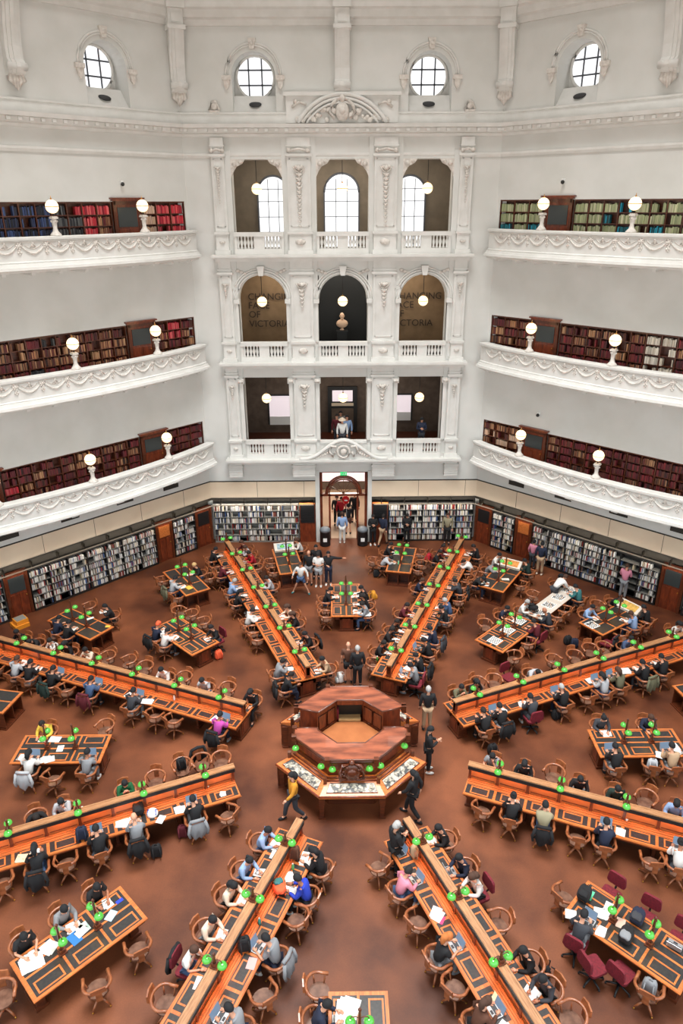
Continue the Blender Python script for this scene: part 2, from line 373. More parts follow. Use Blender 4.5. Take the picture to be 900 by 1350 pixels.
# pilasters with capitals and drops
def drops(m,x,zt,n,sc=1.0):
    random.seed(int(x*31+zt*7))
    m.ball((x-.12*sc,F0-.3,zt),.08*sc); m.ball((x+.12*sc,F0-.3,zt),.08*sc); m.ball((x,F0-.31,zt-.04),.11*sc)
    m.tube([(x-.26*sc,F0-.29,zt+.02),(x-.12*sc,F0-.29,zt-.16*sc),(x,F0-.29,zt-.2*sc),(x+.12*sc,F0-.29,zt-.16*sc),(x+.26*sc,F0-.29,zt+.02)],.035*sc,5)
    for i in range(n):
        r=.09*sc*(1-.6*i/n); m.ball((x,F0-.3,zt-.32*sc-i*.17*sc),r,7,5,(1,.5,1.1)); m.ball((x-r,F0-.29,zt-.28*sc-i*.17*sc),r*.6,6,4); m.ball((x+r,F0-.29,zt-.28*sc-i*.17*sc),r*.6,6,4)
for li,(z0,z1,zc) in enumerate(((4.78,9.3,8.95),(9.6,14.12,13.65),(14.42,19.1,18.45))):
    for x,hw in ((-5.35,.28),(-1.88,.5),(1.88,.5),(5.35,.28)):
        m=MB().use(PL2); bal=z0+.95
        m.box(x-hw-.06,x+hw+.06,F0-.34,F0,z0,z0+.18); m.box(x-hw,x+hw,F0-.27,F0,z0+.18,bal-.1); m.box(x-hw-.06,x+hw+.06,F0-.34,F0,bal-.1,bal)
        m.box(x-hw,x+hw,F0-.2,F0,bal,z1)
        fh=hw-.1
        for a,b_,c_,d_ in ((x-fh,x+fh,bal+.2,bal+.24),(x-fh,x+fh,zc-.2,zc-.16),(x-fh,x-fh+.04,bal+.2,zc-.16),(x+fh-.04,x+fh,bal+.2,zc-.16)): m.box(a,b_,F0-.235,F0-.19,c_,d_)
        m.box(x-hw-.07,x+hw+.07,F0-.3,F0,zc-.08,zc+.02); m.box(x-hw-.04,x+hw+.04,F0-.26,F0,zc+.3 if li==2 else zc+.1,zc+.36 if li==2 else zc+.15)
        m.use(ORN); drops(m,x,(zc-.5),(5 if li<2 else 13),1.0 if hw>.3 else .6)
        m.ball((x,F0-.3,z0+.52),.12*(1.6 if hw>.3 else .9),8,5,(1.2,.4,.7)); 
        if li==2:
            for s_ in (-1,1): m.ball((x+s_*hw*.8,F0-.26,zc+.14),.1,8,5)
            m.tube([(x-hw,F0-.26,zc+.1),(x,F0-.3,zc+.2),(x+hw,F0-.26,zc+.1)],.06,6)
        trim(m,'white pilaster with carved hanging ornament')
# inner jamb piers with small capitals (storeys 1), imposts and archivolts (2), spandrel brackets (3)
for i,(a,b_) in enumerate(XO):
    cx=(a+b_)/2
    m=MB().use(PL2)
    for s_,x in ((1,a),(-1,b_)):
        m.box(*sorted((x,x-s_*.17)),F0-.2,F0,5.7,8.55); m.box(*sorted((x+s_*.06,x-s_*.26)),F0-.26,F0,8.55,8.8); m.use(ORN); m.tube([(x+s_*.02,F0-.3,8.68),(x-s_*.22,F0-.3,8.68)],.09,7); m.use(PL2)
        m.box(*sorted((x,x-s_*.12)),F0-.16,F0,10.5,12.25); m.box(*sorted((x+s_*.05,x-s_*.2)),F0-.24,F0+.2,12.28,12.46)
    for r_ in (1.16,1.27,1.37): m.tube([(cx+r_*cos(t),F0-.1,12.45+r_*sin(t)) for t in [PI*j/20 for j in range(21)]],.045,6)
    m.extr([(cx-.1,13.5),(cx+.1,13.5),(cx+.17,13.92),(cx-.17,13.92)],F0-.3,F0-.05)
    m.use(ORN)
    for s_,x in ((1,a),(-1,b_)):
        m.extr([(x,18.27),(x+s_*.62,18.27),(x+s_*.5,18.1),(x+s_*.25,17.98),(x+s_*.12,17.8),(x,17.55)][::-s_],F0-.12,F0+.05)
        m.ball((x+s_*.18,F0-.12,18.08),.12); m.ball((x+s_*.42,F0-.12,18.16),.09)
        for q in range(3): m.ball((x+s_*(.05+.16*q),F0-.12,13.72-.18*q+.12*q),.09,6,4,(1.2,.4,.8))
    trim(m,'carved jambs, imposts and arch moulding of a facade bay')
# crest pediments
m=MB().use(PL2); m.box(-2.35,2.35,F0-.2,F0+.1,19.62,20.62); m.box(-2.45,2.45,F0-.32,F0+.1,20.62,20.76)
for r_,t_ in ((2.32,.09),(2.17,.06),(2.02,.05)): m.tube([(r_*sin(a),F0-.34,19.62-1.55+ (r_+.28)*cos(a)) for a in [R(-64+128*j/24) for j in range(25)] if (r_+.28)*cos(a)>1.5],t_,6)
m.use(ORN)
m.ball((0,F0-.35,20.02),.3,10,7,(1,.5,1.2)); m.ball((0,F0-.4,20.05),.17,8,6)
random.seed(5)
for s_ in (-1,1):
    for q in range(16):
        x=.35+q*.1; z=19.72+max(0,.62*(1-(x/1.9)**1.2))*random.random(); m.ball((s_*x,F0-.3,z),.07+.07*random.random(),7,5,(1,.6,1))
    m.tube([(s_*.32,F0-.36,19.75),(s_*.55,F0-.4,20.0),(s_*.42,F0-.4,20.3),(s_*.25,F0-.36,20.45)],.07,6)
    m.tube([(s_*1.5,F0-.22,20.3),(s_*1.8,F0-.24,20.4),(s_*2.1,F0-.22,20.2)],.06,6); m.ball((s_*1.95,F0-.22,20.4),.1)
m.ball((0,F0-.35,20.5),.14); m.tube([(-.2,F0-.35,20.42),(0,F0-.4,20.62),(.2,F0-.35,20.42)],.05,6)
trim(m,'arched pediment with carved coat of arms above the top storey')
m=MB().use(PL2)
def sw(t): return 4.82+ .95*(.5+.5*cos(PI*min(1,abs(t)/1.9)))
pts=[(x,F0-.5,sw(x)) for x in [-2.2+4.4*j/30 for j in range(31)]]
m.tube(pts,.1,6); m.tube([(x,y+.05,z-.16) for x,y,z in pts],.06,6)
for j in range(30):
    (x0,_,za),(x1,_,zb_)=pts[j],pts[j+1]; m.extr([(x0,4.7),(x1,4.7),(x1,zb_),(x0,za)],F0-.46,F0-.1)
m.use(ORN); m.tube([(.3*cos(a),F0-.58,5.2+.3*sin(a)) for a in [2*PI*j/18 for j in range(18)]],.06,6,close=True); m.ball((0,F0-.54,5.2),.18,8,6,(1,.6,1))
for s_ in (-1,1):
    m.tube([(s_*.35,F0-.56,5.45),(s_*.6,F0-.56,5.5),(s_*.72,F0-.56,5.2),(s_*.5,F0-.56,4.95),(s_*.42,F0-.56,5.2)],.07,6)
    for q in range(7): m.ball((s_*(.8+q*.12),F0-.5,5.1-q*.05),.08-.006*q,6,4)
trim(m,'swan neck pediment with round shield above the entrance')
m=MB().use(ORN)
for x in (-5.35,5.35): m.box(x-.2,x+.2,F0-.25,F0,20.04,20.1); m.ball((x,F0-.1,20.3),.17,8,6,(1,.5,1.1)); m.tube([(x-.22,F0-.15,20.1),(x-.1,F0-.15,20.38),(x+.1,F0-.15,20.38),(x+.22,F0-.15,20.1)],.05,6)
trim(m,'small carved finials on the blocking course')
# balustrades
LBL=['lowest','arched middle','top']; POS3=['left','centre','right']
bm=MB().use(PL2); bm.lathe([(.06,0),(.06,.06),(.035,.1),(.075,.24),(.07,.3),(.035,.42),(.055,.48),(.055,.52)],seg=8); BAL=bm.mesh('baluster')
for li,z0 in enumerate((4.78,9.6,14.42)):
    for i,(a,b_) in enumerate(XO):
        cx=(a+b_)/2; y=F0-.18
        if li==0 and i==1: continue
        t=thing('balustrade','white balustrade in the %s opening of the %s facade storey'%(POS3[i],LBL[li]),'balustrade',(cx,y,z0),0)
        hw=(b_-a)/2
        obj('plinth',MB().use(PL2).box(-hw,hw,-.12,.12,0,.24),t); obj('rail',MB().use(PL2).box(-hw,hw,-.15,.15,.76,.93),t)
        obj('centre_block',MB().use(PL2).box(-.24,.24,-.09,.09,.24,.76),t)
        obj('end_block',MB().use(PL2).box(-hw,-hw+.12,-.09,.09,.24,.76),t); obj('end_block',MB().use(PL2).box(hw-.12,hw,-.09,.09,.24,.76),t)
        for s_ in (-1,1):
            for q in range(5): obj('baluster',BAL,t,Matrix.Translation((s_*(.34+q*.15),0,.24)))
m=MB().use(PL2); m.box(-1.15,1.15,F0-.3,F0,4.78,4.95); m.box(-1.15,1.15,F0-.25,F0-.05,5.55,5.68); m.box(-1.15,1.15,F0-.18,F0-.1,4.95,5.6); trim(m,'solid parapet behind the swan neck pediment')
# rooms behind the facade
def room(z0,z1,yb,wm,fm_,name,xs=5.6):
    m=MB().use(wm); m.box(-xs,xs,yb,yb+.2,z0,z1); m.box(-xs-.2,-xs,F0+.7,yb,z0,z1); m.box(xs,xs+.2,F0+.7,yb,z0,z1); struct(name,m)
    m=MB().use(fm_); m.box(-xs,xs,F0+.7,yb,z0-.15,z0); struct('floor_'+name[5:],m)
    m=MB().use(wm); m.box(-xs,xs,F0+.7,yb+.2,z1,z1+.15); struct('ceiling_'+name[5:],m)
room(4.8,9.1,20.6,BRICK,WOODD,'wall_lower_lobby'); room(9.65,14.0,19.7,BROWNP,DARK,'wall_exhibition'); room(14.45,19.0,20.7,TAUPE,TAUPE,'wall_upper_landing')
m=MB().use(BLACKP); m.box(-2.3,2.3,19.4,19.65,9.66,13.95); struct('wall_exhibition_centre',m,'black exhibition wall behind the bust')
m=MB().use(TAUPE); 
for x in (-2.0,2.0): m.box(x-.35,x+.35,19.9,20.7,14.45,19)
struct('wall_landing_piers',m)
for i,x in enumerate((-3.35,0,3.35)):
    hw=.85 if i==1 else .75; wN[0]+=1
    g=MB().use(WINL); arc=[(x+hw*cos(t),17.0+hw*sin(t)) for t in [PI*j/16 for j in range(17)]]; g.extr([(x-hw,14.5)]+[(x+hw,14.5)]+arc,20.62,20.69)
    wo=struct('window_%d'%wN[0],g,'tall arched window seen through the %s top opening'%POS3[i]); b=MB().use(LEAD)
    b.tube([(x+hw*cos(t),20.6,17.0+hw*sin(t)) for t in [PI*j/16 for j in range(17)]],.05,5)
    for q in (-.33,.33): b.box(x+q*hw-.015,x+q*hw+.015,20.57,20.61,14.5,17.6)
    for q in (15.2,15.9,16.6,17.15): b.box(x-hw,x+hw,20.57,20.61,q-.015,q+.015)
    b.box(x-hw-.04,x-hw+.03,20.55,20.65,14.5,17); b.box(x+hw-.03,x+hw+.04,20.55,20.65,14.5,17)
    obj('window_frame',b,wo)
for x0,x1,z0,z1,lb in ((-4.0,-2.85,5.3,6.9,'pale pink lit window in the lower left opening'),(2.7,3.75,5.5,6.9,'pale pink lit window in the lower right opening')):
    wN[0]+=1; g=MB().use(WINP); g.box(x0,x1,20.5,20.58,z0,z1); wo=struct('window_%d'%wN[0],g,lb); b=MB().use(DARK); b.box(x0-.08,x1+.08,20.46,20.52,z1,z1+.08); b.box(x0-.08,x0,20.46,20.58,z0,z1); b.box(x1,x1+.08,20.46,20.58,z0,z1); b.use(WHT); b.box(x0+.0,x1-.0,20.45,20.5,z0-.02,z0+.45); obj('window_frame',b,wo)
m=MB().use(DARK); m.box(-.8,.8,20.4,20.58,4.85,7.4); m.use(WINP); m.box(-.55,.55,20.36,20.4,6.6,7.2); m.use(CREAM); m.box(-.6,.6,20.34,20.4,6.35,6.5); m.use(BRICK); m.box(-.6,.6,20.35,20.41,5.0,6.2)
struct('door_1',m,'dark lobby doorway with a lit transom')
def text(s,x,y,z,size,mt,label,sx=1,name='wall_lettering'):
    cu=bpy.data.curves.new('lettering','FONT'); cu.body=s; cu.size=size; cu.extrude=.01; o=bpy.data.objects.new('tmp',cu); COL.objects.link(o)
    bpy.context.view_layer.update(); dg=bpy.context.evaluated_depsgraph_get(); me=bpy.data.meshes.new_from_object(o.evaluated_get(dg)); bpy.data.objects.remove(o)
    me.materials.clear(); me.materials.append(mt)
    q=link(name,me); q.matrix_world=Matrix.Translation((x,y,z))@Matrix.Rotation(PI/2,4,'X')@Matrix.Diagonal((sx,1,1,1)); return q
for sd,x,lab in (('left',-4.75,'left'),('right',2.55,'right')):
    t=thing('wall_lettering','dark capital letters on the brown exhibition wall in the %s arch'%lab,'lettering',(x,19.65,10.7))
    for s_,z in (('CHANGING',12.05),('FACE',11.62),('OF',11.18),('VICTORIA',10.72)):
        q=text(s_,0,0,0,.46,TEXTM,None,1.0); q.name='word'; q.parent=t; q.matrix_local=Matrix.Translation((0,0,z-10.7))@Matrix.Rotation(PI/2,4,'X')
# bust
t=thing('marble_bust','cream marble bust of a man in the dark middle arch','bust',(-.02,18.9,9.65)); t.scale=(.85,.85,.85); m=MB().use(BUL); m.box(-.28,.28,-.28,.28,0,1.16); m.box(-.34,.34,-.34,.34,1.1,1.18); obj('plinth',m,t)
m=MB().use(MARB); m.lathe([(.13,1.18),(.13,1.22),(.07,1.26),(.08,1.36)],seg=10); m.ball((0,0,1.55),.3,12,8,(1.15,.6,.85)); m.tube([(0,0,1.7),(0,-.02,1.9)],[.1,.085],8); m.ball((0,-.03,2.0),.16,12,9,(.85,1,1.15)); m.ball((0,-.18,1.98),.035,6,4,(.8,1,1.6)); m.ball((0,-.12,1.86),.07,7,5); m.ball((-.13,0,1.99),.03);m.ball((.13,0,1.99),.03)
obj('carved_bust',m,t)
# ------------------------------------------------------------------ ground storey band, strip, vents (all three walls)
for k,nm in ((-1,'left'),(0,'back'),(1,'right')):
    T=WF[k]; sp=[(-HS,HS)] if k else [(-HS,-1.45),(1.45,HS)]
    m=MB().use(CREAM)
    for a,b_ in sp:
        m.box(a,b_,-.05,.02,2.58,3.45,T)
    m.use(STRIPM)
    for a,b_ in sp:
        m.box(a,b_,-.07,.45,2.46,2.58,T); m.box(a,b_,-.06,.02,3.45,3.49,T)
        q=a+2.4
        while q<b_-.5: m.box(q-.008,q+.008,-.056,0,2.6,3.45,T); q+=2.4
    m.use(LIGHTR)
    for a,b_ in sp: m.box(a+.1,b_-.1,-.3,-.25,2.22,2.26,T)
    m.use(STRIPM)
    for a,b_ in sp:
        q=a+.5
        while q<b_: m.box(q-.02,q+.02,-.28,0,2.25,2.5,T); q+=1.2
        m.box(a,b_,.35,.44,2.02,2.5,T)
    trim(m,'cream panel band with light rail above the %s bookshelves'%nm)
    for a,b_ in sp:
        pl=bpy.data.lights.new('shelf_light','AREA'); pl.shape='RECTANGLE'; pl.size=b_-a-.4; pl.size_y=.04; pl.energy=4.2*(b_-a); pl.color=(1,.9,.78)
        q=bpy.data.objects.new('shelf_light',pl); COL.objects.link(q); q.matrix_world=T@Matrix.Translation(((a+b_)/2,-.235,2.24))@Matrix.Rotation(PI/2,4,'X')
    if k:
        for i,x in enumerate([-k*(HS-q) for q in (2.3,4.8,7.5,10.2,12.5)]):
            v=MB().use(DARK); v.box(x-.42,x+.42,-.03,.02,3.72,3.94,T); v.use(mat('vent_slat_%s%d'%(nm,i),(70,64,56),.6)); [v.box(x-.38,x+.38,-.04,-.02,3.75+.05*q,3.765+.05*q,T) for q in range(4)]
            tag(obj('air_vent',v),'dark air vent under the lowest %s balcony, %s from the back corner'%(nm,ORD[i]),'vent')
# ------------------------------------------------------------------ books
SLOTS=[]   # (frame T, x, yfront, z, width, height, depth, colour, colourname, place, row)
def palette(kind,u):
    r=random.random()
    P=dict(
     ground=[('white',(228,224,216)),('pale grey',(190,190,192)),('cream',(224,214,196)),('white',(230,228,222)),('dark',(48,46,52)),('cream',(206,192,160)),('red',(150,48,40)),('blue',(70,96,140)),('brown',(104,72,54)),('white',(222,220,214)),('white',(196,190,184)),('dark',(60,56,58))],
     brown=[('brown',(120,74,48)),('brown',(98,56,38)),('tan',(160,112,76)),('dark',(54,34,30)),('maroon',(92,32,34)),('tan',(176,134,98))],
     maroon=[('maroon',(98,26,34)),('maroon',(120,34,38)),('brown',(92,50,36)),('dark',(56,26,26)),('maroon',(84,22,30))],
     blue=[('blue',(40,52,88)),('blue',(58,76,118)),('navy',(24,28,48)),('dark',(22,24,34))],
     black=[('dark',(30,30,34)),('dark',(44,44,48)),('grey',(84,84,84))],
     red=[('red',(186,40,52)),('red',(206,92,92)),('red',(150,26,44))],
     sage=[('sage',(150,156,116)),('sage',(166,168,128)),('sage',(140,146,108)),('cream',(186,182,150))],
     teal=[('teal',(36,116,128)),('teal',(40,150,176)),('dark',(24,56,62))],
     cream=[('cream',(196,184,166)),('cream',(212,204,190))],
     pale=[('cream',(206,170,140)),('cream',(190,160,140))])
    return random.choice(P[kind])
def slots(T,x0,x1,yf,z,hmax,kindf,place,row,fill=1.0,wmin=.03,wmax=.055,depth=.2):
    x=x0+.01
    while x<x1-.05:
        kd=kindf(x)
        w_=random.uniform(wmin,wmax)
        if random.random()>fill: x+=random.uniform(.05,.4); continue
        cn,c=palette(kd,x); f=random.uniform(.85,1.12)
        SLOTS.append((T,x,yf,z,min(w_,x1-x)*.93,hmax*random.uniform(.8,1),depth,tuple(min(255,v*f) for v in c),cn,place,row)); x+=w_
def bookcase(T,xa,xb,z0,z1,yf,depth,mt,label,units,rows,kindf,place,fill=1.0,visz=0,wmin=.03,wmax=.055,zbase=.08,name='bookcase'):
    """case between xa..xb in wall frame; yf = front face y"""
    t=thing(name,label,'bookcase',tuple(T@Vector(((xa+xb)/2,yf+depth/2,z0))),0); t.rotation_euler=T.to_euler()
    L=Matrix.Translation((-(xa+xb)/2,-(yf+depth/2),-z0)); 
    m=MB().use(mt); m.box(xa,xb,yf+depth-.03,yf+depth,z0,z1,L); m.box(xa,xb,yf,yf+depth,z0,z0+zbase,L); m.box(xa,xb,yf,yf+depth,z1-.06,z1,L); m.box(xa,xb,yf-.03,yf+.02,z1-.03,z1+.03,L); obj('case_back',m,t)
    uw=(xb-xa)/units; m=MB().use(mt)
    for i in range(units+1):
        x=xa+i*uw; m.box(max(xa,x-.02),min(xb,x+.02),yf,yf+depth-.03,z0+zbase,z1-.06,L)
    obj('uprights',m,t); rh=(z1-.06-z0-zbase)/rows
    for r in range(rows):
        z=z0+zbase+r*rh
        obj('shelf',MB().use(GREYM if name=='bookshelf' else mt).box(xa+.01,xb-.01,yf+.01,yf+depth-.03,z-.025,z,L),t)
        if z+rh<visz: continue
        for i in range(units):
            slots(T,xa+i*uw+.03,xa+(i+1)*uw-.03,yf+.02,z,rh-.07,kindf(i,rows-1-r),place,ORD[rows-1-r]+' shelf down',fill if not callable(fill) else fill(i,r),wmin,wmax)
    return t
def const(c): return lambda x:c
# wood doors
def wooddoor(T,x0,x1,z0,z1,yf,label,n,style=0,cornice=True):
    o=MB().use(WOODR); o.box(x0,x1,yf,yf+.12,z0,z1,T); f=.1
    d=struct('door_%d'%n,o,label)
    m=MB().use(WOODD); m.box(x0-.02,x0+f,yf-.04,yf+.02,z0,z1,T); m.box(x1-f,x1+.02,yf-.04,yf+.02,z0,z1,T); m.box(x0,x1,yf-.04,yf+.02,z1-.14,z1,T)
    if cornice: m.use(WOODR); m.box(x0-.1,x1+.1,yf-.16,yf+.1,z1,z1+.07,T); m.box(x0-.16,x1+.16,yf-.22,yf+.1,z1+.07,z1+.13,T)
    obj('door_frame',m,d)
    h=z1-z0; zm=z0+h*(.56 if style!=2 else .62)
    m=MB().use(WOODR)
    for a,b_ in ((x0+f+.05,(x0+x1)/2-.04),((x0+x1)/2+.04,x1-f-.05)): m.box(a,b_,yf-.03,yf,z0+.12,zm-.1,T)
    obj('door_panels',m,d)
    g=MB().use(mat('door_pane_%d'%n,(58,62,62),.25) if style==0 else (BLK if style==1 else WOOD)); g.box(x0+f+.06,x1-f-.06,yf-.035,yf,zm,z1-.24,T); obj('door_pane' if style<2 else 'upper_panel',g,d)
    m=MB().use(BRASS); m.ball(T@Vector((x1-f-.08,yf-.05,z0+h*.45)),.03); obj('door_handle',m,d)
dn=[1]
GL=['lowest','middle','top']
def kf(level,side):
    def f(i,r):
        if side<0:
            if level==2: return const(['blue','blue','blue','blue','blue','blue','black','black','red','brown','brown'][i%11] if not (r==0 and i>6) else 'red')
            if level==1: return const(random.choice(['brown','brown','maroon','brown','black' if i<5 else 'brown']))
            return const(random.choice(['maroon','maroon','brown','maroon','maroon','red' if random.random()<.15 else 'brown']))
        if level==2: return const('teal' if random.random()<.13 else 'sage')
        if level==1: return const('cream' if (i in (6,7) ) else random.choice(['maroon','brown','brown','maroon']))
        return const(random.choice(['maroon','maroon','maroon','brown']))
    return f
def kfs(level,side):
    def f(i,r):
        if level==2: return const(['pale','red','red','black'][i%4] if side<0 else ('red' if side<0 else ('sage' if random.random()>.15 else 'teal')))
        if level==1: return const(random.choice(['brown','maroon','black','brown','red'] if side<0 else ['brown','maroon','brown']))
        return const('maroon' if side<0 else 'tan' if False else ('maroon' if side<0 else 'pale' if random.random()<.2 else 'brown'))
    return f
for k in (-1,1):
    T=WF[k]; nm=SIDE[k]
    def xw(q): return -k*(HS-q)     # distance q from the back corner -> frame x
    for li,(z0,z1,rz) in enumerate(LV):
        for (qa,qb,wh) in ((E_,2.28,'short %s %s gallery bookcase beside the facade'),(3.68,9.98,'long %s %s gallery bookcase between two doors'),(11.4,WL-E_,'outer %s %s gallery bookcase past the far door')):
            xs=sorted((xw(qa),xw(qb))); lb=(wh%(GL[li],nm)); units=max(3,round((xs[1]-xs[0])/.62))
            kk=kfs(li,k) if qa<1 else kf(li,k)
            kk2=kk
            bookcase(T,xs[0],xs[1],z0,z1,.04,.36,WOODD,'dark wooden '+lb,units,5,kk2,lb.replace(' gallery bookcase',' gallery bookcase'),.97,visz=z1-1.45)
        for qa,qb,wh in ((2.32,3.64,'nearer the facade'),(10.02,11.36,'farther from the facade')):
            dn[0]+=1; xs=sorted((xw(qa),xw(qb))); wooddoor(T,xs[0]+.06,xs[1]-.06,z0,z1+.02,.02,'wooden door with dark pane on the %s %s gallery, %s'%(GL[li],nm,wh),dn[0])
    # ground storey
    y=.0
    seq=[('door',.06,1.04,1),('case',1.1,2.4,2),('door',2.45,3.36,2),('case',3.42,9.7,7),('door',9.76,10.75,0),('case',10.85,WL-.1,3)]
    for typ,qa,qb,n in seq:
        xs=sorted((xw(qa),xw(qb)))
        if typ=='door':
            dn[0]+=1; wooddoor(T,xs[0],xs[1],0,2.15,.06,'ground floor wooden door in the %s shelves, %s metres or so from the back corner'%(nm,{0:'ten',1:'half',2:'three'}[n]),dn[0],style={0:0,1:1,2:2}[n],cornice=False)
        else:
            lb='%s ground floor bookshelves %s'%(nm,{2:'between the two corner doors',7:'along the long stretch',3:'beyond the far door'}[n])
            bookcase(T,xs[0],xs[1],.0,2.04,.0,.4,DARK if n!=3 else DARK,'dark metal '+lb,n,6,lambda i,r:const('ground'),lb,(lambda i,r:.97 if not (k>0 and i==5) else .35),wmin=.025,wmax=.05,zbase=.1,name='bookshelf')
T=WF[0]
for s_,nm in ((-1,'left'),(1,'right')):
    xs=sorted((s_*2.35,s_*(HS-.05)))
    lb='back wall bookshelves to the %s of the entrance'%nm
    bookcase(T,xs[0],xs[1],0,2.2,.0,.4,GREYM if s_<0 else DARK,('grey' if s_<0 else 'dark')+' metal '+lb,5,6,lambda i,r:const('ground'),lb,.9 if s_<0 else .97,wmin=.03,wmax=.055,name='bookshelf')
    xs=sorted((s_*1.48,s_*2.3)); dn[0]+=1
    o=MB().use(WOODR); o.box(xs[0],xs[1],0,.1,0,2.25); o.v=[tuple(T@Vector(v)) for v in o.v]
    d=struct('door_%d'%dn[0],o,'wooden panel with black slatted top, %s of the entrance'%nm)
    m=MB().use(BLK)
    for q in range(11): m.box(xs[0]+.05,xs[1]-.05,-.03,.02,1.12+q*.095,1.19+q*.095,T)
    m.use(DARK); m.box(xs[0]+.04,xs[1]-.04,-.01,.01,1.1,2.17,T); obj('slatted_shutter',m,d); m=MB().use(WOOD); m.box(xs[0],xs[1],-.04,.02,2.17,2.25,T); obj('door_trim',m,d)
# book geometry
def bookverts(m,s,w=None):
    T,x,yf,z,w_,h,dp,c,cn,pl,row=s
    m.col=lin(c); y0=yf+random.uniform(0,.03); m.box(x,x+w_,y0,y0+dp,z,z+h,w@T if w is not None else T)
camp=Vector((CX,CY,CZ))
def seen(s):
    p=s[0]@Vector((s[1],s[2],s[3]+s[5]*.5)); d=p-camp; w_=d.dot(_fw); px=450+FPX*d.dot(_r2)/w_; py=675-FPX*d.dot(_u2)/w_
    if not(4<px<896 and 4<py<1346): return 0
    t=(s[0].to_3x3()@Vector((1,0,0))); n=Vector((0,0,1)); f=s[0].to_3x3()@Vector((0,-1,0))
    return s[4]*s[5]*abs(f.dot(d.normalized()))/(w_*w_)
order=sorted(range(len(SLOTS)),key=lambda i:-seen(SLOTS[i])); top=set(order[:300])
m=MB().use(BOOKM)
for i,s in enumerate(SLOTS):
    if i not in top: bookverts(m,s)
tag(obj('books',m),'thousands of books filling the gallery bookcases and the ground floor shelves','books',kind='stuff')
for i in top:
    s=SLOTS[i]; T=s[0]; o_=T@Vector((s[1]+s[4]/2,s[2]+.1,s[3])); m=MB().use(BOOKM); m.col=lin(s[7]); w_,h,dp=s[4],s[5],s[6]
    # spine, boards and page block
    m.box(-w_/2,w_/2,-.1,-.09,0,h); m.box(-w_/2,-w_/2+.004,-.09,dp-.1,0,h); m.box(w_/2-.004,w_/2,-.09,dp-.1,0,h); m.col=lin((222,214,196)); m.box(-w_/2+.004,w_/2-.004,-.09,dp-.11,.005,h-.008)
    o=obj('book',m); o.location=o_; o.rotation_euler=T.to_euler(); lb='%s book on the %s, %s'%(s[8],s[10],s[9]); tag(o,' '.join(lb.split()[:16]),'book',lb)
print('books',len(SLOTS))
# ------------------------------------------------------------------ gallery balconies
def outp(q): # projection of the balcony from the wall at distance q from the corner
    return .55+1.0*max(0,sin(PI*q/WL))**.75
festoon=MB().use(ORN)
fp=[(x,0,-.3*(1-(x/.42)**2)+.3*1-.3) for x in [-.42+.84*j/8 for j in range(9)]]
festoon.tube([(x,0,-.26*(1-(x/.42)**2)) for x in [-.42+.84*j/8 for j in range(9)]],[.018,.026,.034,.04,.044,.04,.034,.026,.018],6)
festoon.tube([(x,.01,.04-.14*(1-(x/.3)**2)) for x in [-.3+.6*j/6 for j in range(7)]],.018,5)
festoon.ball((0,0,.08),.05); festoon.ball((0,0,-.0),.07,6,4,(.7,.4,1.2)); festoon.tube([(-.1,0,-.05),(0,-.01,.1),(.1,0,-.05)],.02,5)
FEST=festoon.mesh('garland')
ros=MB().use(ORN); ros.ball((0,0,0),.11,8,6,(1,.45,1)); ros.ball((0,-.03,0),.06)
for q in range(6): ros.ball((.11*cos(q),-.01,.11*sin(q)),.05,6,4)
ros.ball((0,0,-.2),.075,6,4,(1,.5,1.1)); ros.ball((-.06,0,-.28),.05); ros.ball((.06,0,-.28),.05); ros.ball((0,0,-.36),.045)
for s_ in (-1,1): ros.tube([(0,0,.1),(s_*.12,-.01,.14),(s_*.17,0,.04)],.022,5)
ROS=ros.mesh('rosette')
GLM=MB().use(GLOBE).ball((0,0,0),.235,16,10).mesh('globe')
gb=MB().use(BAND); gb.tube([(.237*cos(a),.237*sin(a),0) for a in [2*PI*j/18 for j in range(18)]],.012,5,close=True); gb.lathe([(.03,.22),(.04,.26),(.012,.3),(.012,.36)],seg=8); GBM=gb.mesh('globe_fitting')
pd=MB().use(ORN); pd.lathe([(.2,0),(.2,.05),(.15,.1),(.1,.16),(.075,.26),(.09,.45),(.11,.5),(.08,.54),(.1,.58)],seg=12); pd.box(-.12,.12,-.12,.12,.58,.64); pd.box(-.1,.1,-.1,.1,.64,.67); pd.use(BLK); pd.lathe([(.03,.67),(.03,.78),(.06,.8)],seg=8)
for q in range(4): a=q*PI/2; pd.use(ORN); pd.ball((.1*cos(a),.1*sin(a),.5),.045)
PDM=pd.mesh('lamp_pedestal')
